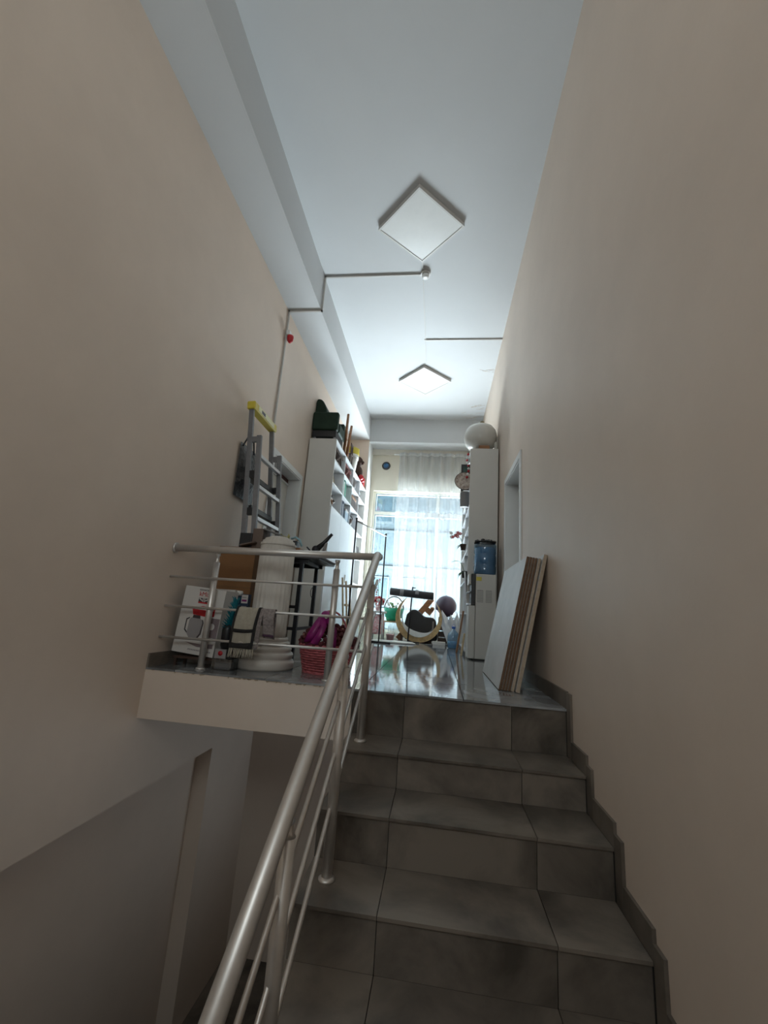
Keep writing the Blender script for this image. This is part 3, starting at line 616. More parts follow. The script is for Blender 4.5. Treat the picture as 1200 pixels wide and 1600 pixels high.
def bookrow(y, z, hs, cols, labs, x1=-2.20):
    yy = y
    for i, (h, m_) in enumerate(zip(hs, cols)):
        w = .035+.012*(i % 3); t_ = thing('book', labs[i], 'book', (-2.3, yy, z), 'books in the cubbyholes')
        MB().box(x1-.2, x1, yy, yy+.004, z+.0008, z+h).build('cover', m_, t_); MB().box(x1-.2, x1, yy+w-.004, yy+w, z+.0008, z+h).build('cover', m_, t_)
        MB().box(x1-.004, x1, yy+.004, yy+w-.004, z+.0008, z+h).build('spine', m_, t_); MB().box(x1-.196, x1-.004, yy+.004, yy+w-.004, z+.002, z+h-.004).build('pages', PRINTW, t_)
        yy += w+.002
TEALB = mat('green_cloth_cover', (.02, .18, .13), .6, var=.1)
bookrow(3.42, 2.099, (.26, .24, .27, .22), (TEALB, PRINTW, TEALB, GREEN), ['dark green book at the near end of the middle shelf row', 'white book between two green ones', 'tall dark green book beside a white one', 'bright green short book ending the row'])
bookrow(3.45, 1.784, (.25, .21, .26), (NAVY, GREYC, NAVY), ['navy book at the near end of the lower cubbyhole', 'grey book between two navy ones', 'tall navy book ending the lower row'])
t_ = thing('storage_box', 'blue-grey box beside the navy books in the lower cubbyhole', 'box', (-2.3, 3.75, 1.784))
MB().bbox(-2.4, -2.19, 3.66, 3.88, 1.785, 1.93, .003).build('carton', mat('blue_grey_card', (.30, .40, .48), .5, var=.05), t_); MB().bbox(-2.405, -2.185, 3.655, 3.885, 1.931, 1.965, .003).build('lid', PRINTG, t_)
t_ = thing('storage_box', 'brown box in the third middle cubbyhole', 'box', (-2.3, 4.2, 2.099))
MB().bbox(-2.4, -2.19, 4.05, 4.4, 2.1, 2.25, .003).build('carton', DKWOOD, t_); MB().bbox(-2.405, -2.185, 4.045, 4.405, 2.251, 2.29, .003).build('lid', WOOD, t_)
t_ = thing('figurine', 'brown and white standing figurine in the lower near cubbyhole', 'figurine', (-2.25, 2.95, 1.784))
MB().lathe([(.05, 0), (.05, .015), (.03, .02), (.045, .08), (.035, .13), (.02, .15)], (-2.25, 2.95, 1.784), 16).build('body', PRINTW, t_); MB().ball((-2.25, 2.95, 1.955), .025, 10, 8).build('head', DKWOOD, t_); MB().tube([(-2.25, 2.92, 1.92), (-2.22, 2.89, 1.88), (-2.21, 2.91, 1.84)], .01, 8).build('arm', WOOD, t_)
MB().lathe([(.045, .08), (.06, .1), (.03, .145)], (-2.25, 2.97, 1.784), 12).build('cape', DKWOOD, t_)
t_ = thing('basket', 'dark woven basket in the third lower cubbyhole', 'basket', (-2.28, 4.2, 1.784))
MB().lathe([(.08, 0), (.10, .06), (.11, .12), (.10, .12), (.09, .06), (.001, .02)], (-2.29, 4.2, 1.785), 28, flute=lambda a, z: 1+.02*math.cos(14*a)).build('body', DKWOOD, t_); MB().tube([(-2.29+.11*math.cos(a*PI/10), 4.2, 1.90+.09*math.sin(a*PI/10)) for a in range(11)], .006, 6).build('handle', DKWOOD, t_)
t_ = thing('curly_ornament', 'grey scrolled ornament in the last top cubbyhole', 'ornament', (-2.27, 4.88, 2.42))
b = MB()
for sg in (-1, 1): b.tube([(-2.25, 4.88+sg*(.015+.07*(1-math.cos(a*.42))/1.4), 2.43+.012*a) for a in range(14)], .012, 8)
b.build('scroll', GREYC, t_); MB().box(-2.3, -2.2, 4.8, 4.96, 2.42, 2.434).build('base', GREYC, t_)
t_ = thing('jug', 'white jug with a dark U-shaped handle on the open end shelf', 'jug', (-2.26, 4.88, 1.36))
MB().lathe([(.06, 0), (.085, .05), (.085, .17), (.06, .25), (.065, .29), (.055, .28), (.001, .25)], (-2.28, 4.88, 1.36), 22).build('body', IVORY, t_); MB().tube([(-2.19, 4.83, 1.56), (-2.175, 4.83, 1.46), (-2.175, 4.88, 1.42), (-2.175, 4.93, 1.46), (-2.19, 4.93, 1.56)], .013, 8).build('handle', GREYC, t_)

# on top of the left cabinet
ac = thing('armchair', 'small dark green upholstered armchair on top of the shelf cabinet', 'armchair', (-2.38, 3.0, LZ))
z0 = LZ
for x in (-2.52, -2.24):
    for y in (2.78, 3.16): MB().lathe([(.014, 0), (.02, .05), (.024, .06)], (x, y, z0), 10).build('leg', GREYC, ac)
MB().bbox(-2.555, -2.215, 2.75, 3.20, z0+.05, z0+.15, .012).build('base', BLACK, ac)
MB().bbox(-2.565, -2.20, 2.735, 2.83, z0+.15, z0+.42, .025, 4).build('arm', GREENV, ac); MB().bbox(-2.565, -2.20, 3.12, 3.215, z0+.15, z0+.42, .025, 4).build('arm', GREENV, ac)
MB().bbox(-2.50, -2.19, 2.83, 3.12, z0+.15, z0+.30, .03, 4).build('seat', GREENV, ac)
b = MB(); pts = [(-2.565, z0+.16), (-2.44, z0+.16), (-2.40, z0+.42), (-2.405, z0+.50), (-2.43, z0+.57), (-2.46, z0+.62), (-2.49, z0+.65), (-2.53, z0+.665), (-2.56, z0+.65), (-2.567, z0+.6)]
b.prism(pts, 'y', 2.82, 3.13); b.build('backrest', GREENV, ac, bevel=.015)
sl = thing('upturned_stool', 'wooden stool lying upside down with its legs in the air beside the armchair', 'stool', (-2.30, 3.42, LZ))
MB().box(-2.45, -2.2, 3.30, 3.55, LZ, LZ+.035).build('seat', WOOD, sl, bevel=.006)
for x, y, dx, dy, h in ((-2.43, 3.33, -.03, -.02, .60), (-2.22, 3.33, .02, -.03, .66), (-2.43, 3.52, -.03, .03, .58), (-2.22, 3.52, .03, .03, .58)):
    MB().tube([(x, y, LZ+.035), (x+dx, y+dy, LZ+h)], [.026, .018], 10).build('leg', WOOD, sl)
MB().tube([(-2.235, 3.31, LZ+.33), (-2.235, 3.54, LZ+.33)], .009, 8).build('stretcher', PALEWOOD, sl); MB().tube([(-2.44, 3.32, LZ+.28), (-2.22, 3.32, LZ+.28)], .009, 8).build('stretcher', PALEWOOD, sl)
small_chair(-2.27, 3.78, LZ, .42, DKWOOD, 'little dark chair standing on the cabinet top by the yellow tin', PI, None)
t_ = thing('white_bucket', 'white tapered bucket lying on the cabinet top under the yellow tin', 'bucket', (-2.28, 4.1, LZ))
mm = Matrix.Rotation(math.radians(0), 4, 'X'); MB().lathe([(.09, 0), (.12, .22), (.125, .225), (.115, .22), (.085, .01), (.001, .01)], (-2.28, 4.1, LZ), 24).build('body', IVORY, t_); MB().tube([(-2.28+.124*math.cos(a*2*PI/24), 4.1+.124*math.sin(a*2*PI/24), LZ+.222) for a in range(24)], .006, 6, closed=True).build('rim', IVORY, t_)
t_ = thing('yellow_tin', 'yellow round tin with a white band on top of the white bucket', 'tin', (-2.28, 4.1, LZ+.23))
MB().lathe([(.13, 0), (.13, .06)], (-2.28, 4.1, LZ+.232), 26).build('white_band', FLWHITE, t_); MB().lathe([(.132, .061), (.135, .066), (.135, .17), (.12, .18), (.001, .182)], (-2.28, 4.1, LZ+.232), 26).build('lid', YELL, t_)
t_ = thing('plush_bear', 'dark brown plush bear with red feet sitting on the cabinet top', 'plush toy', (-2.29, 4.62, LZ))
b = MB(); b.ball((-2.29, 4.62, LZ+.16), .13, 16, 12, sz=1.2); b.ball((-2.27, 4.62, LZ+.37), .10, 16, 12); b.ball((-2.27, 4.54, LZ+.45), .035, 10, 8); b.ball((-2.27, 4.70, LZ+.45), .035, 10, 8); b.ball((-2.18, 4.62, LZ+.35), .04, 10, 8)
b.build('body', mat('brown_plush', (.05, .025, .018), .95, var=.3, scale=40), t_)
for y in (4.55, 4.70): MB().ball((-2.17, y, LZ+.055), .05, 12, 8).build('foot', RED, t_)
t_ = thing('red_book', 'small red box at the far end of the cabinet top', 'box', (-2.25, 5.0, LZ)); MB().bbox(-2.3, -2.19, 4.93, 5.06, LZ, LZ+.10, .004).build('carton', RED, t_); MB().bbox(-2.302, -2.188, 4.928, 5.062, LZ+.1005, LZ+.13, .004).build('lid', RED, t_)

# ------------------------------------------------------------------ ladder against the left wall
ld = thing('ladder', 'grey aluminium step ladder with a yellow top leaning on the left wall', 'ladder', (-2.1, 1.0, 0))
P0 = Vector((-2.275, 0, .0)); P1 = Vector((-2.485, 0, 2.23)); up_ = (P1-P0).normalized(); nrm = Vector((up_.z, 0, -up_.x)); LEN = (P1-P0).length
def LM(y): return frame_m(P0+Vector((0, y, 0)), nrm, Vector((0, 1, 0)), up_)      # local x out of the wall, z up the ladder
YL0, YL1 = .72, 1.20
def rail(y, x0, h0, h1, spread, nm='rail'):
    a = y-spread; m = frame_m(P0+Vector((0, a, 0)), nrm, Vector((0, 1, 0)), (up_*LEN+Vector((0, spread, 0))).normalized())
    return MB().box(x0, x0+.042, -.014, .014, h0, h1, m).build(nm, ALU, ld, bevel=.002)
rail(YL0, 0, .02, LEN-.10, .06); rail(YL1, 0, .02, LEN-.10, -.06)
rail(YL0+.0, .085, .02, LEN-.36, .06); rail(YL1+.0, .085, .02, LEN-.36, -.06)
for y, sp in ((YL0, .06), (YL1, -.06)):
    m = frame_m(P0+Vector((0, y-sp, 0)), nrm, Vector((0, 1, 0)), (up_*LEN+Vector((0, sp, 0))).normalized()); MB().box(.0425, .0848, -.012, .012, LEN-.42, LEN-.37, m).build('bracket', ALU, ld)
    for k in range(4): MB().box(.0425, .0848, -.02, .02, .5+.33*k, .56+.33*k, m).build('hinge_block', BLACK, ld)
for k in range(6):
    h = .28+.28*k; w = .027+.03*(1-h/LEN)
    m = LM(0); MB().box(.090, .122, YL0-.05*(1-h/LEN)+.01, YL1+.05*(1-h/LEN)-.01, h, h+.03, m).build('rung', mat('bright_rung', (.62, .63, .64), .35, .5, var=.05), ld)
    if k < 5: MB().box(-.012, .06, YL0+.03-.05*(1-h/LEN), YL1-.03+.05*(1-h/LEN), h+.09, h+.135, m).build('step', BLACK, ld)
cap = MB().bbox(-.018, .060, YL0-.03, YL1+.03, LEN-.10, LEN-.025, .012, 3, LM(0)).build('top_cap', YELL, ld)
MB().box(.0605, .063, YL0+.05, YL1-.05, LEN-.09, LEN-.04, LM(0)).build('label_strip', mat('pale_yellow_label', (.72, .70, .42), .5, var=.1), cap)
MB().box(.0625, .0645, YL0+.12, YL0+.20, LEN-.08, LEN-.05, LM(0)).build('dark_mark', PRINTD, cap)
bg_ = thing('black_bag', 'crinkled black plastic bag hung behind the ladder rungs', 'bag', (-2.45, .92, 1.42))
vs = []; rnd = random.Random(5); n1, n2 = 14, 16
for sd_ in (0, 1):
    for j in range(n2+1):
        for i in range(n1+1):
            u = i/n1; w = j/n2; edge = math.sin(PI*min(1, max(0, u)))*math.sin(PI*min(.98, .06+w*.9))
            z = 1.36+.50*w; xw = -2.02-.222*z/1.0
            vs.append((-2.562+(.008+(.055*edge+.012*rnd.random()*edge)*sd_), .80+.40*u, z))
fs = []
for sd_ in (0, 1):
    o_ = sd_*(n1+1)*(n2+1)
    for j in range(n2):
        for i in range(n1): a = o_+j*(n1+1)+i; fs.append((a, a+1, a+n1+2, a+n1+1))
MB().add(vs, fs).build('sack', mat('crinkled_black_plastic', (.02, .022, .026), .28, var=.3, scale=20, bump=.8, bscale=25), bg_)
MB().tube([(-2.53, .80, 1.82), (-2.52, .85, 1.92), (-2.52, .98, 1.92), (-2.53, 1.04, 1.82)], .008, 6).build('strap', BLACK, bg_)

# ------------------------------------------------------------------ table and things on it
tb = thing('work_table', 'black metal framed table with a pale top behind the white column', 'table', (-2.1, 1.0, 0))
TX0, TX1, TY0, TY1, TZ = -2.18, -1.70, .74, 1.28, .845
MB().box(TX0, TX1, TY0, TY1, TZ-.018, TZ).build('table_top', BLACK, tb); MB().box(TX1-.16, TX1+.035, TY0+.02, TY1+.03, TZ+.0005, TZ+.013).build('white_sheet', MELAF, tb)
b = MB()
for x0, x1, y0, y1 in ((TX0, TX1-.1, TY0+.03, TY0+.06), (TX0, TX1-.1, TY1-.06, TY1-.03), (TX1-.15, TX1-.12, TY0+.06, TY1-.06), (TX0+.01, TX0+.04, TY0+.06, TY1-.06)): b.box(x0, x1, y0, y1, TZ-.05, TZ-.018)
b.build('apron', BLKMET, tb)
for x in (-1.855, -2.155):
    for y in (.785, 1.235):
        l_ = MB().box(x-.015, x+.015, y-.015, y+.015, .015, TZ-.05).build('leg', BLKMET, tb); MB().lathe([(.02, 0), (.02, .015)], (x, y, 0), 10).build('foot', BLACK, l_)
for z in (.44, .27): MB().box(-2.14, -1.87, .775, .795, z-.012, z+.012).build('cross_bar', BLKMET, tb)
MB().box(-1.865, -1.845, .80, 1.22, .258, .282).build('cross_bar', BLKMET, tb)
wh = thing('wire_hook', 'thin wire loop hanging from the table edge', 'hook', (-1.83, 1.1, .8))
MB().tube([(-1.83, 1.10, .795), (-1.832, 1.10, .70), (-1.828, 1.10, .62)], .0035, 6).build('wire', BLKMET, wh)
MB().tube([(-1.828+.022*math.sin(a*2*PI/16)*(.6+.4*a/16 if a < 8 else 1), 1.10, .575+.045*math.cos(a*2*PI/16)) for a in range(16)], .003, 6, closed=True).build('loop', BLKMET, wh)
zc = .8655; TAUPE = mat('taupe_card', (.14, .10, .08), .7, var=.1)
bx_ = thing('black_carton', 'black and brown open carton on the brown box at the ladder foot', 'box', (-2.2, .56, zc))
MB().bbox(-2.30, -2.20, .525, .635, zc, zc+.115, .004).build('black_body', BLACK, bx_); MB().bbox(-2.199, -2.115, .53, .635, zc, zc+.155, .004).build('brown_body', TAUPE, bx_)
MB().box(0, .13, 0, .10, 0, .010, Matrix.Translation((-2.115, .53, zc+.15)) @ Matrix.Rotation(math.radians(16), 4, 'Y')).build('flap', mat('grey_card', (.2, .2, .2), .6, var=.1), bx_)
MB().box(-.10, .02, -.05, .0, 0, .010, Matrix.Translation((-2.17, .524, zc+.03)) @ Matrix.Rotation(math.radians(-14), 4, 'Y')).build('flap', TAUPE, bx_)
ws = thing('wooden_case', 'low brown wooden case lying on the table right of the column', 'case', (-1.93, .85, TZ))
MB().bbox(-2.035, -1.885, .78, .92, TZ, TZ+.075, .004).build('case_body', WOOD, ws); MB().bbox(-2.03, -1.93, .80, .9, TZ+.076, TZ+.135, .004).build('black_top_box', BLACK, ws); MB().box(-2.03, -1.89, .777, .78, TZ+.04, TZ+.05).build('pale_band', PALEWOOD, ws)
gn = thing('tube_tool', 'black angled tube tool on a small stand at the table end', 'tool', (-1.74, .9, TZ+.014)); zz = TZ+.014
MB().tube([(-1.79, .9, zz+.06), (-1.72, .9, zz+.13), (-1.655, .9, zz+.21)], [.03, .018, .013], 10).build('tube', BLACK, gn)
MB().bbox(-1.84, -1.69, .86, .94, zz, zz+.03, .004).build('base', BLKMET, gn); MB().tube([(-1.72, .9, zz+.03), (-1.70, .9, zz+.13)], .014, 8).build('prop', GREYC, gn); MB().ball((-1.785, .9, zz+.07), .035, 12, 8).build('joint', BLKMET, gn); MB().tube([(-1.86, .88, zz+.085), (-1.80, .88, zz+.03)], .006, 6).build('lever', BLKMET, gn)
MB().tube([(-1.85, .90, zz+.012), (-1.88, .90, zz+.02)], .014, 8).build('wheel', BLACK, gn)
dp = thing('dried_sprig', 'yellow-green dried sprig lying behind the column top', 'sprig', (-2.02, .83, TZ+.13))
b = MB(); rnd = random.Random(9)
for k in range(16): b.tube([(-2.02, .85, TZ+.14), (-2.04+rnd.uniform(-.07, .05), .85+rnd.uniform(-.04, .04), TZ+.15+rnd.uniform(0, .05))], .005, 5)
b.build('stalks', mat('dry_yellow', (.40, .36, .14), .8, var=.3, scale=20), dp); MB().tube([(-2.0, .86, TZ+.16), (-1.96, .86, TZ+.175), (-1.92, .86, TZ+.15), (-1.90, .86, TZ+.10)], .009, 8).build('blue_hose', mat('pale_blue_hose', (.30, .50, .58), .4, var=.05), dp)

# ------------------------------------------------------------------ white fluted column
co = thing('plaster_column', 'white fluted plaster column on a ringed round base by the railing', 'column', (-1.965, .49, 0))
cc = (-1.962, .49, 0)
rings = [(.200, 0), (.211, .015), (.213, .05), (.205, .066), (.190, .07), (.200, .08), (.203, .098), (.196, .114), (.180, .118), (.186, .128), (.188, .142), (.182, .154), (.166, .157), (.170, .165), (.172, .178), (.165, .188), (.152, .190), (.156, .197), (.156, .208), (.150, .216), (.138, .218)]
MB().lathe(rings, cc, 48).build('base', PLAST, co)
sh = [(.136, .218), (.134, .25), (.130, .88)]
MB().lathe(sh, cc, 120, flute=lambda a, z: 1-.035*(abs(math.sin(12*a))**.6)).build('shaft', PLAST, co)
MB().lathe([(.132, .88), (.134, .886), (.133, .900), (.122, .904), (.121, .918), (.106, .922), (.104, .936), (.080, .941), (.066, .952), (.001, .956)], cc, 96, flute=lambda a, z: 1-.03*abs(math.sin(12*a))).build('scalloped_top', PLAST, co)

# ------------------------------------------------------------------ mixer carton
kx = thing('mixer_carton', 'white printed kitchen mixer carton in the corner by the left wall', 'box', (-2.525, .226, .092), rot=(0, math.radians(4.0), math.radians(-4)))
w, d, h = .315, .17, .445
MB().box(0, w, .0, d, 0, h).build('carton', PRINTW, kx, bevel=.002, local=True)
def kp(name, poly, m_, y0=-.0012, y1=-.0002, parent=kx): return MB().prism(poly, 'y', y0, y1).build(name, m_, parent, local=True)
FM = Matrix.Rotation(PI/2, 4, 'X')
def ktext(body, x, z, size, m_): return text('lettering', body, size, m_, kx, Matrix.Translation((x, -.0012, z)) @ FM)
ktext('KENWOOD', .160, .428, .017, PRINTD); ktext('kMix', .160, .400, .043, RED)
fg = kp('flag_print', [(0.121, .338), (0.198, .338), (0.198, .374), (0.121, .374)], PRINTD)
for pl_, m_ in (([(0.121, .338), (0.198, .338), (0.198, .348), (0.121, .348)], RED), ([(0.151, .348), (0.157, .348), (0.157, .374), (0.151, .374)], PRINTW), ([(0.163, .348), (0.169, .348), (0.169, .374), (0.163, .374)], PRINTW), ([(0.123, .368), (0.128, .374), (0.151, .358), (0.145, .353)], PRINTW), ([(0.198, .366), (0.192, .374), (0.170, .36), (0.173, .353)], PRINTW)):
    kp('flag_stripe', pl_, m_, -.0018, -.0012)
kp('mixer_body_print', [(0.088, .30), (0.163, .322), (0.263, .318), (0.263, .262), (0.223, .252), (0.103, .258)], RED)
kp('mixer_band_print', [(0.108, .304), (0.253, .305), (0.253, .297), (0.108, .295)], PRINTW, -.0018, -.0012)
kp('mauve_panel_print', [(.21, .13), (.312, .12), (.312, .252), (.225, .25)], PRINTM)
kp('bowl_print', [(.085, .13), (.105, .105), (.16, .105), (.182, .14), (.188, .21), (.178, .236), (.095, .236), (.085, .22)], PRINTG, -.0018, -.0012)
kp('bowl_neck_print', [(.105, .236), (.165, .236), (.162, .256), (.108, .256)], PRINTD, -.0018, -.0012)
kp('bowl_edge_print', [(.16, .105), (.182, .14), (.188, .21), (.178, .236), (.185, .236), (.197, .21), (.192, .135), (.168, .096), (.10, .096), (.105, .105)], PRINTD, -.0018, -.0012)
kp('stand_print', [(.165, .245), (.215, .252), (.232, .235), (.228, .15), (.20, .092), (.175, .098), (.20, .14), (.212, .20), (.205, .228), (.17, .232)], PRINTW, -.0024, -.0018)
kp('dial_print', [(.262+.022*math.cos(a*PI/8), .195+.022*math.sin(a*PI/8)) for a in range(16)], PRINTW, -.0024, -.0012)
kp('bowl_handle_print', [(.085, .13), (.06, .15), (.06, .225), (.085, .238), (.085, .23), (.068, .218), (.068, .155), (.085, .14)], PRINTD)
kp('mauve_wave_print', [(.09, .074), (.18, .052), (.30, .055), (.30, .085), (.2, .072)], PRINTM)
for k in range(14): kp('small_print', [(.12+.0125*k, .025), (.129+.0125*k, .025), (.129+.0125*k, .035), (.12+.0125*k, .035)], PRINTG)
MB().box(-.0012, -.0002, .01, d-.01, .02, h-.02).build('side_print', PRINTD, kx, local=True)
ts = thing('low_rack', 'low dark rack holding the mixer carton off the floor', 'rack', (-2.36, .30, 0))
for y in (.215, .275, .335): MB().box(-2.50, -2.20, y, y+.022, .050, .066).build('slat', DKWOOD, ts)
for x in (-2.49, -2.215):
    for y in (.217, .337): MB().box(x, x+.018, y, y+.018, 0, .05).build('leg', DKWOOD, ts)

# second carton, brown board, tubes
b2 = thing('white_carton', 'tall plain white carton between the mixer carton and the column', 'box', (-2.37, .45, 0))
MB().bbox(-2.50, -2.215, .405, .505, 0, .53, .003).build('carton', PRINTW, b2); MB().box(-2.50, -2.215, .4025, .4045, .47, .475).build('tape', PRINTG, b2)
kb = thing('cardboard_box', 'tall brown cardboard box beside the white column', 'box', (-2.30, .57, 0))
MB().box(-2.45, -2.15, .515, .635, .0, .865).build('carton', KRAFT, kb, bevel=.002); MB().box(-2.45, -2.15, .5125, .5148, .55, .56).build('tape', mat('tape_brown', (.18, .085, .03), .4, var=.05), kb)
tu = thing('navy_tube', 'dark navy tube with a white cap beside the column', 'tube', (-2.185, .425, 0))
MB().lathe([(.021, 0), (.021, .49)], (-2.185, .425, .001), 18).build('tube', NAVY, tu); MB().lathe([(.0215, .491), (.0215, .522), (.016, .526)], (-2.185, .425, .001), 18).build('cap', FLWHITE, tu)
nb = thing('navy_carton', 'narrow navy carton with a white label beside the navy tube', 'box', (-2.125, .43, .21))
MB().bbox(-2.158, -2.100, .395, .44, .2155, .505, .003).build('carton', NAVY, nb); MB().box(-2.153, -2.105, .3935, .3948, .44, .50).build('label', PRINTW, nb); MB().box(-2.148, -2.112, .3925, .3935, .452, .466).build('pink_print', MAG, nb); MB().box(-2.148, -2.117, .3925, .3935, .478, .484).build('grey_print', PRINTG, nb)
MB().box(-2.15, -2.11, .3935, .3948, .37, .42).build('pale_print', PRINTG, nb)
np_ = thing('navy_carton', 'plain dark carton standing under the labelled navy one', 'box', (-2.13, .40, 0))
MB().bbox(-2.158, -2.148, .34, .44, 0, .215, .003).build('end', NAVY, np_); MB().bbox(-2.1475, -2.125, .37, .415, .0, .215, .003).build('body', NAVY, np_)
# teal duster
dz_ = thing('teal_duster', 'teal bristle brush standing in a dark pot beside the mixer carton', 'brush', (-2.135, .215, .13)); dx0, dy0 = -2.135, .215
MB().lathe([(.030, .135), (.036, .16), (.038, .26), (.03, .29), (.001, .292)], (dx0, dy0, 0), 16).build('dark_pot', BLACK, dz_)
b = MB(); rnd = random.Random(2)
for k in range(150):
    z = .24+.21*k/150; a = rnd.uniform(0, 2*PI); L2 = .042*(1-.45*k/150)+rnd.uniform(-.01, .012)
    p0 = Vector((dx0+.03*(z-.24)/.2, dy0, z)); p1 = p0+Vector((math.cos(a)*L2, math.sin(a)*L2, .035)); b.tube([p0, p1], [.006, .0015], 4, cap=False)
br_ = b.build('bristles', TEAL, dz_); br_['kind'] = 'stuff'
MB().tube([(dx0, dy0, .28), (dx0+.03, dy0, .45)], .014, 8).build('core', TEAL, dz_)
sb = thing('small_carton', 'small grey carton with a red dot under the teal brush', 'box', (-2.13, .24, .07))
MB().bbox(-2.195, -2.115, .195, .285, .072, .134, .002).build('carton', PRINTG, sb); MB().bbox(-2.1145, -2.07, .195, .285, .072, .134, .002).build('dark_end', BLACK, sb)
MB().lathe([(.016, 0), (.016, .0015), (.001, .0016)], (-2.155, .1948, .106), 18, m=Matrix.Rotation(PI/2, 4, 'X')).build('red_dot', RED, sb)
cb_ = thing('plastic_tub', 'clear plastic tub under the small carton by the railing post', 'tub', (-2.13, .24, 0))
b = MB()
for a in ((-2.205, -2.065, .19, .193, 0, .07), (-2.205, -2.065, .287, .29, 0, .07), (-2.205, -2.202, .193, .287, 0, .07), (-2.068, -2.065, .193, .287, 0, .07), (-2.202, -2.068, .193, .287, 0, .003)): b.box(*a)
b.build('tub_wall', CLEARP, cb_); MB().bbox(-2.19, -2.085, .205, .275, .0035, .045, .004).build('contents', PRINTG, cb_)

# ------------------------------------------------------------------ throw over the rail
tw = thing('wool_throw', 'oatmeal wool throw with black bands hung over the railing', 'throw', (-1.93, RY, .40))
def drape(x0, x1, zb, m_, name, yoff=0.0, zt=.402, back=.10, sk=0.0, nx=14, par=None, z_lo=None):
    prof = []
    for i in range(5): prof.append((RY+.016+yoff, zt-back+back*i/5))
    for i in range(7): a = PI*i/6; prof.append((RY+(.016+yoff)*math.cos(a), zt+(.012+yoff)*math.sin(a)))
    for i in range(1, 13): prof.append((RY-.016-yoff-.012*math.sin(i*.4), zt-(zt-zb)*i/12))
    if z_lo: prof = [(y, z) for y, z in prof[12:] if z_lo[0] <= z <= z_lo[1]]
    vs = []
    for i in range(nx+1):
        x = x0+(x1-x0)*i/nx
        for y, z in prof: vs.append((x+sk*(z-zt), y+.005*math.sin(x*70+z*6), z-.010*math.sin((x+2.05)*23)*(zt-z)/.3))
    P_ = len(prof); fs = [(i*P_+k, i*P_+k+1, (i+1)*P_+k+1, (i+1)*P_+k) for i in range(nx) for k in range(P_-1)]
    b = MB(); b.add(vs, fs, True); o = b.build(name, m_, par or tw)
    md = o.modifiers.new('thick', 'SOLIDIFY'); md.thickness = .005; md.offset = 0
    return o
drape(-2.035, -1.90, .155, CLOTH, 'main_panel', sk=.12)
drape(-2.047, -2.033, .150, CLOTHK, 'black_band', .005, sk=.12); drape(-1.902, -1.884, .145, CLOTHK, 'black_band', .005, sk=.12)
drape(-2.035, -1.90, .155, CLOTHK, 'cross_band', .005, sk=.12, z_lo=(.25, .295)); drape(-2.035, -1.90, .150, CLOTHK, 'cross_band', .005, sk=.12, z_lo=(.14, .20))
drape(-1.883, -1.855, .15, CLOTHG, 'knit_edge', .001, sk=.10); drape(-1.856, -1.785, .245, CLOTHG, 'grey_panel', .0, sk=-.02, back=.18)
drape(-1.856, -1.785, .235, mat('plum_hem', (.07, .03, .06), .9, var=.1), 'plum_hem', .003, sk=-.02, z_lo=(.2, .262))
for k in range(16):
    x = -2.058+.0105*k; MB().tube([(x, RY-.022, .155), (x+random.uniform(-.006, .003), RY-.026, .125), (x-.006+random.uniform(-.006, .006), RY-.024, .098)], .0035, 5).build('tassel', CLOTH, tw)

# ------------------------------------------------------------------ pink basket with dried flowers
pb = thing('pink_basket', 'pink wicker basket of dried flowers with a magenta bow on the landing', 'basket', (-1.50, .50, 0)); bc = (-1.50, .50)
MB().lathe([(.150, .004), (.192, .186), (.182, .186), (.145, .02), (.001, .018)], (bc[0], bc[1], 0), 48, sy=.8).build('lining', PINKW, pb)
for k in range(11):      # woven rows, each its own strand
    z = .014+.0165*k; r0 = .158+.046*z/.19
    MB().tube([(bc[0]+(r0+.0055*math.sin(16*a*2*PI/128+PI*k))*math.cos(a*2*PI/128), bc[1]+.8*(r0+.0055*math.sin(16*a*2*PI/128+PI*k))*math.sin(a*2*PI/128), z) for a in range(128)], .0078, 5, closed=True).build('wicker_row', PINKW, pb)
for k in range(32):
    a = 2*PI*k/32; MB().tube([(bc[0]+.158*math.cos(a), bc[1]+.8*.158*math.sin(a), .004), (bc[0]+.203*math.cos(a), bc[1]+.8*.203*math.sin(a), .188)], .0045, 5).build('stake', PINKW, pb)
for z, r in ((.006, .162), (.19, .206)):
    MB().tube([(bc[0]+(r+.004*math.cos(20*a*2*PI/80))*math.cos(a*2*PI/80), bc[1]+.8*r*math.sin(a*2*PI/80), z) for a in range(80)], .008, 6, closed=True).build('braided_rim', PINKW, pb)
MB().tube([(bc[0]+.19*math.cos(a*PI/16)*.75, bc[1], .19+.24*math.sin(a*PI/16)) for a in range(17)], .007, 8).build('handle', PINKW, pb)
b = MB(); rnd = random.Random(11)
for k in range(420):
    a = rnd.uniform(0, 2*PI); r = .215*math.sqrt(rnd.random()); x, y = bc[0]+r*math.cos(a), bc[1]+.8*r*math.sin(a); z = .205+.115*(1-(r/.22)**2)+rnd.uniform(-.025, .025)
    b.ball((x, y, z), rnd.uniform(.009, .017), 6, 4)
fo = b.build('dried_flowers', FLDARK, pb); fo['kind'] = 'stuff'
b = MB()
for k in range(34):
    a = rnd.uniform(0, 2*PI); r = .21*math.sqrt(rnd.random()); b.ball((bc[0]+r*math.cos(a), bc[1]+.8*r*math.sin(a), .225+.10*(1-(r/.22)**2)), rnd.uniform(.007, .012), 6, 4)
fo = b.build('pale_blossoms', mat('dusty_pink_buds', (.36, .20, .14), .8, var=.4, scale=30), pb); fo['kind'] = 'stuff'
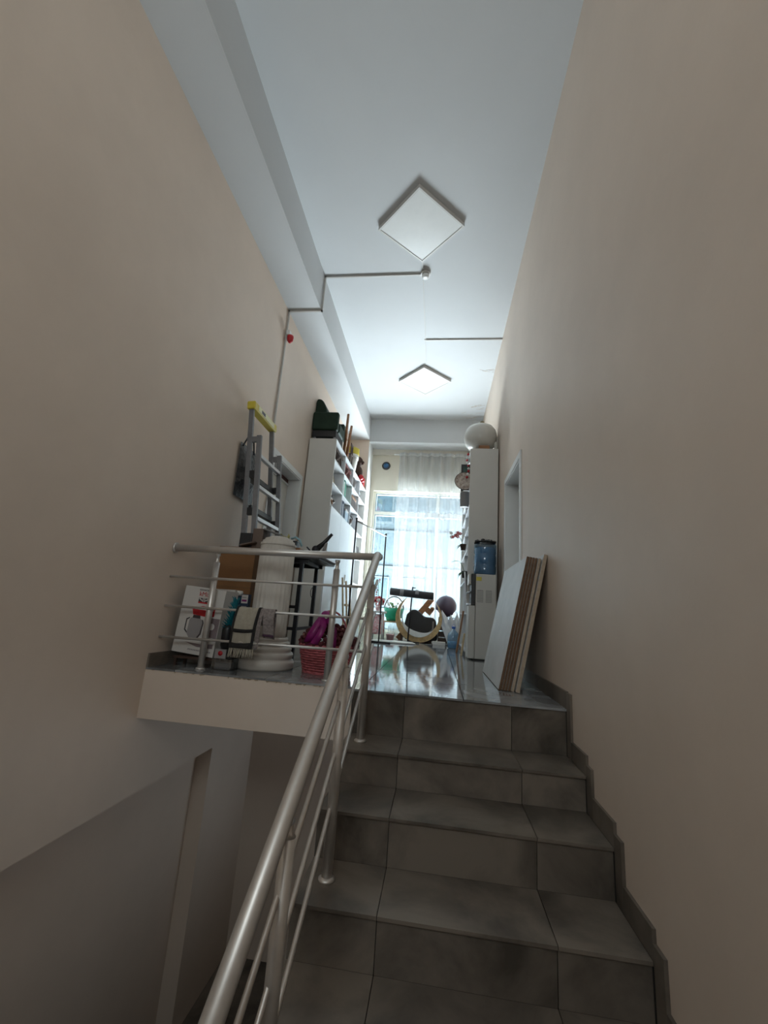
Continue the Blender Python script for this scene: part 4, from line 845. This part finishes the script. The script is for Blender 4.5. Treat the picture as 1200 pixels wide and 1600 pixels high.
def ribbon(pts, w, name):
    vs = []; 
    for i, p in enumerate(pts):
        p = Vector(p); vs += [p+Vector((-w/2*(1-.25*math.sin(i)), 0, 0)), p+Vector((w/2*(1-.2*math.cos(i*1.7)), .018*math.sin(i*2), .008*math.cos(i*3)))]
    o = MB().add(vs, [(2*i, 2*i+1, 2*i+3, 2*i+2) for i in range(len(pts)-1)], True).build(name, MAG, pb); md = o.modifiers.new('t', 'SOLIDIFY'); md.thickness = .0015
yb0 = .345
ribbon([(-1.52, .40, .40), (-1.55, .36, .36), (-1.575, yb0, .31), (-1.59, yb0-.01, .26), (-1.60, yb0-.01, .21)], .06, 'ribbon_tail')
ribbon([(-1.50, .40, .40), (-1.47, .36, .35), (-1.44, yb0, .29), (-1.43, yb0-.015, .22), (-1.44, yb0-.012, .16)], .05, 'ribbon_tail')
ribbon([(-1.52, .38, .38), (-1.52, .345, .33), (-1.53, yb0-.02, .27), (-1.56, yb0-.02, .21), (-1.60, yb0-.015, .19)], .055, 'ribbon_tail')
MB().ball((-1.515, .40, .40), .03, 12, 8, sx=1.2).build('ribbon_knot', MAG, pb); MB().ball((-1.505, .37, .385), .011, 8, 6).build('white_pearl', FLWHITE, pb)

# ------------------------------------------------------------------ things by the window
gr = thing('garment_rack', 'thin dark metal garment rack in front of the left cabinet', 'rack', (-1.72, 3.5, 0)); A0, A1 = Vector((-1.86, 2.95, 0)), Vector((-1.585, 4.05, 0)); zr = 1.65
for A in (A0, A1):
    MB().tube([A+Vector((0, 0, .015)), A+Vector((0, 0, zr))], .011, 10).build('post', BLKMET, gr); MB().tube([A+Vector((-.18, .04, .012)), A+Vector((.18, -.04, .012))], .012, 8).build('foot_bar', BLKMET, gr); MB().ball(A+Vector((0, 0, zr+.006)), .017, 10, 8).build('end_cap', BLACK, gr)
MB().tube([A0+Vector((0, 0, zr-.02)), A1+Vector((0, 0, zr-.02))], .010, 10).build('hanging_bar', STEEL, gr)
es = thing('canvas_stretchers', 'pale wooden stretcher strips leaning on the left cabinet doors', 'frame', (-2.0, 3.6, 0))
for k in range(3): MB().box(0, .02, -.02, .02, .012, .9-.04*k, Matrix.Translation((-2.02+.035*k, 3.5+.09*k, 0)) @ Matrix.Rotation(math.radians(-6), 4, 'Y')).build('strip', PALEWOOD, es, bevel=.002)
MB().box(-.003, .025, -.02, .22, .5, .53, Matrix.Translation((-1.985, 3.5, 0)) @ Matrix.Rotation(math.radians(-6), 4, 'Y')).build('cross_strip', PALEWOOD, es)
so = thing('white_stool', 'white stool with red floral pattern near the window', 'stool', (-1.69, 4.65, 0))
MB().lathe([(.12, .435), (.135, .44), (.138, .46), (.13, .468), (.001, .47)], (-1.69, 4.65, 0), 28).build('seat', FLWHITE, so)
PATT = mat('red_floral_pattern', (.62, .08, .10), .5, col2=(.82, .80, .78), scale=28)
for k in range(4): a = PI/4+k*PI/2; MB().tube([(-1.69+.13*math.cos(a), 4.65+.13*math.sin(a), 0), (-1.69+.10*math.cos(a), 4.65+.10*math.sin(a), .435)], .013, 10).build('leg', FLWHITE, so)
MB().lathe([(.105, .10), (.108, .12), (.095, .42), (.09, .42), (.10, .11)], (-1.69, 4.65, 0), 24).build('floral_skirt', PATT, so)
pl_ = thing('flower_bunch', 'bunch of pink and red flowers on the white stool', 'flowers', (-1.70, 4.65, .47)); rnd = random.Random(21)
MB().lathe([(.035, 0), (.05, .04), (.05, .10), (.045, .10), (.001, .09)], (-1.70, 4.65, .471), 16).build('vase', PATT, pl_)
for k in range(26): a = rnd.uniform(0, 2*PI); r = .10*math.sqrt(rnd.random()); MB().ball((-1.70+r*math.cos(a), 4.65+r*math.sin(a), .585+rnd.uniform(0, .10)), rnd.uniform(.018, .034), 7, 5).build('bloom', (FLPINK, RED, FLWHITE)[k % 3], pl_)
MB().tube([(-1.70, 4.65, .55), (-1.72, 4.65, .75), (-1.74, 4.66, .95)], .006, 6).build('tall_stem', LEAF, pl_)
for k in range(8): MB().ball((-1.74+rnd.uniform(-.03, .03), 4.66, .74+.035*k), .017, 6, 4).build('bud', FLPINK if k % 2 else FLWHITE, pl_)
pt = thing('side_stand', 'low brown plank stand under the green pot', 'stand', (-1.46, 5.0, 0))
MB().box(-1.70, -1.30, 5.03, 5.29, .29, .315).build('plank_top', PALEWOOD, pt)
for x in (-1.67, -1.335):
    for y in (5.05, 5.26): MB().box(x, x+.025, y-.01, y+.015, 0, .29).build('leg', DKWOOD, pt)
gp = thing('green_pot', 'bright green pot with white flowers on the low stand', 'flower pot', (-1.46, 5.0, .315))
MB().lathe([(.11, 0), (.15, .06), (.165, .16), (.17, .22), (.16, .22), (.15, .16), (.001, .14)], (-1.49, 5.16, .316), 44, flute=lambda a, z: 1+.02*math.cos(22*a)).build('pot', GREEN, gp)
for k in range(22): a = rnd.uniform(0, 2*PI); r = .16*math.sqrt(rnd.random()); MB().ball((-1.49+r*math.cos(a), 5.16+r*math.sin(a), .54+rnd.uniform(0, .09)), rnd.uniform(.015, .028), 7, 5).build('blossom', FLWHITE if k % 4 else LEAF, gp)
MB().tube([(-1.49+.17*math.cos(a*PI/14), 5.16, .52+.22*math.sin(a*PI/14)) for a in range(15)], .012, 8).build('hoop_handle', GREYC, gp)
pk_ = thing('pink_tub', 'small pink tub on the floor below the green pot', 'tub', (-1.49, 4.80, 0))
MB().lathe([(.055, 0), (.068, .09), (.075, .095), (.075, .105), (.062, .105), (.05, .01), (.001, .01)], (-1.49, 4.80, .001), 22).build('bowl', mat('pale_pink_plastic', (.60, .36, .36), .4, var=.08), pk_); MB().tube([(-1.49+.07*math.cos(a*PI/10), 4.80, .10+.045*math.sin(a*PI/10)) for a in range(11)], .004, 6).build('handle', FLWHITE, pk_)
fr_ = thing('fluffy_rug', 'small white fluffy mat on the floor by the stool', 'mat', (-1.5, 4.5, 0)); b = MB(); b.lathe([(.30, 0), (.31, .012), (.27, .028), (.001, .03)], (-1.40, 4.34, .001), 40, sx=1.15, sy=.42, flute=lambda a, z: 1+.03*math.sin(17*a)); b.build('pile', FLWHITE, fr_); MB().lathe([(.315, 0), (.32, .006), (.30, .01)], (-1.40, 4.34, .0005), 40, sx=1.15, sy=.42).build('edge', PRINTG, fr_)
rs_ = thing('roller_stand', 'black padded roller across a thin metal T-shaped stand', 'stand', (-1.16, 4.75, 0))
MB().tube([(-1.52, 4.62, .80), (-1.515, 4.62, .80), (-.80, 4.62, .765), (-.795, 4.62, .765)], [.05, .062, .062, .05], 20).build('roller', mat('black_padding', (.03, .03, .034), .6, var=.25, scale=12), rs_)
MB().tube([(-1.185, 4.665, .01), (-1.15, 4.665, .90)], .012, 10).build('pole', BLKMET, rs_); MB().tube([(-1.16, 4.665, .885), (-1.10, 4.665, .885)], .008, 8).build('cross_pin', BLKMET, rs_)
for x in (-1.33, -1.08): MB().tube([(x-.02, 4.62, .79), (x+.04, 4.62, .787)], .0635, 20).build('grey_band', GREYC, rs_)
MB().tube([(-1.36, 4.68, .012), (-1.0, 4.65, .012)], .011, 8).build('foot_bar', BLKMET, rs_)
def moon(cx, cz, R, r, off, y0, y1, a0, a1, nm, m_, par, n=40, rot=0):
    outer = []; inner = []
    for i in range(n+1):
        a = a0+(a1-a0)*i/n; t_ = math.sin(PI*i/n)
        outer.append((cx+R*math.cos(a), cz+R*math.sin(a))); inner.append((cx+(R-.004-off*t_)*math.cos(a), cz+(R-.004-off*t_)*math.sin(a)))
    vs = [(x, y, z) for y in (y0, y1) for (x, z) in outer+inner]; N_ = n+1; fs = []
    for i in range(n):
        fs += [(i, i+1, N_+i+1, N_+i), (2*N_+i, 3*N_+i, 3*N_+i+1, 2*N_+i+1), (i, 2*N_+i, 2*N_+i+1, i+1), (N_+i, N_+i+1, 3*N_+i+1, 3*N_+i)]
    fs += [(0, N_, 3*N_, 2*N_), (n, 2*N_+n, 3*N_+n, N_+n)]
    return MB().add(vs, fs).build(nm, m_, par, bevel=.004)
cr = thing('crescent_decor', 'big tan crescent moon prop with a white inner curve on the floor', 'decoration', (-1.03, 4.9, 0))
moon(-1.03, .395, .39, .3, .105, 4.80, 5.0, math.radians(122), math.radians(405), 'crescent_body', MOON, cr)
moon(-1.02, .375, .285, .2, .085, 4.775, 4.797, math.radians(185), math.radians(325), 'white_inner_curve', FLWHITE, cr)
moon(-1.03, .395, .285, .2, .02, 4.79, 4.799, math.radians(150), math.radians(330), 'grey_inner_line', GREYC, cr)
dpd = thing('black_cushion', 'large black cushion behind the crescent moon prop', 'cushion', (-.95, 5.15, 0))
b = MB(); vs = []; 
prof2 = [(-1.27, .03), (-.72, .03), (-.70, .12), (-.74, .38), (-.80, .42), (-.95, .43), (-1.02, .50), (-1.10, .545), (-1.18, .53), (-1.25, .45), (-1.28, .30)]
b.prism(prof2, 'y', 5.06, 5.24); b.build('pad', BLACK, dpd, bevel=.03); MB().box(-1.2, -.8, 5.08, 5.22, 0, .035).build('base_board', DKWOOD, dpd)
MB().box(-.80, -.775, 5.045, 5.058, .10, .36).build('grey_strap', GREYC, dpd)
wr = thing('dark_crate', 'dark wooden crate under the purple ball', 'crate', (-.52, 5.22, 0))
for k in range(4): MB().box(-.70, -.36, 5.07, 5.085, .01+.105*k, .10+.105*k).build('slat', DKWOOD, wr)
for x in (-.70, -.375): MB().box(x, x+.015, 5.0855, 5.36, 0, .43).build('side', DKWOOD, wr)
MB().box(-.70, -.36, 5.0855, 5.36, .432, .445).build('lid', DKWOOD, wr)
bp = thing('exercise_ball', 'dark purple ball resting on the dark crate by the curtain', 'ball', (-.575, 5.2, .445))
MB().ball((-.575, 5.2, .632), .185, 32, 20).build('ball', mat('purple_black_rubber', (.045, .03, .055), .35, var=.2, scale=5), bp); MB().lathe([(.012, 0), (.014, .006), (.001, .008)], (-.575, 5.2, .8155), 12).build('valve', BLACK, bp)
vn = thing('wooden_carving', 'brown carved wooden piece tilted behind the crescent', 'carving', (-.92, 5.3, 0))
mv = Matrix.Translation((-1.02, 5.30, .50)) @ Matrix.Rotation(math.radians(38), 4, 'Y')
MB().box(-.05, .05, -.02, .02, -.62, .32, mv).build('tilted_board', WOOD, vn, bevel=.008); MB().box(.05, .16, -.015, .015, .06, .16, mv).build('side_block', WOOD, vn, bevel=.006); MB().ball(mv @ Vector((.12, -.02, .18)), .04, 10, 8).build('knob', WOOD, vn)
sf = thing('silver_reflector', 'crumpled silver reflector sheets standing beside the water jug', 'reflector', (-.52, 4.85, 0))
for k, (x, w_, h_, a) in enumerate(((-.60, .15, .58, -15), (-.54, .13, .50, -7), (-.49, .12, .53, 0), (-.47, .10, .42, 4))):
    b = MB(); mt = Matrix.Translation((x+.10, 4.90+.02*k, .002)) @ Matrix.Rotation(math.radians(a), 4, 'Y')
    vs = [mt @ Vector(v) for v in ((-w_/2*.4, 0, .02), (w_/2*.4, .02, .02), (-w_/2, -.01, h_*.72), (w_/2, .03, h_*.7), (0, -.02, h_), (0, .012, h_*.4))]
    b.add(vs, [(0, 1, 5), (0, 5, 2), (1, 3, 5), (2, 5, 4), (3, 4, 5), (0, 2, 4, 3, 1)]); b.build('silver_blade', SILVER, sf)
MB().box(-.60, -.36, 4.87, 4.98, 0, .006).build('base', BLACK, sf)
jb = thing('water_jug', 'clear blue five-litre water jug on the floor by the right cabinet', 'bottle', (-.472, 4.15, 0)); jc = (-.472, 4.15, .001)
MB().lathe([(.07, 0), (.085, .01), (.088, .06), (.083, .075), (.088, .09), (.088, .17), (.075, .215), (.035, .255), (.024, .27), (.024, .30), (.001, .30)], jc, 24).build('shell', WGLASS, jb)
MB().lathe([(.026, .285), (.026, .315), (.001, .318)], jc, 14).build('cap', mat('blue_cap', (.03, .12, .5), .4, var=.05), jb); MB().lathe([(.068, .004), (.08, .012), (.08, .10), (.001, .101)], jc, 20).build('water', MATS['blue_water'], jb)
MB().tube([(jc[0]+.03*math.cos(a*PI/8), jc[1], .30+.05*math.sin(a*PI/8)) for a in range(9)], .003, 5).build('carry_loop', MATS['blue_cap'], jb)
fb = thing('flat_box', 'flat white box on the floor beside the crescent prop', 'box', (-.66, 4.75, 0)); MB().bbox(-.78, -.58, 4.66, 4.8, 0, .035, .003).build('carton', PRINTW, fb); MB().bbox(-.782, -.578, 4.658, 4.802, .0352, .05, .003).build('lid', PRINTW, fb)
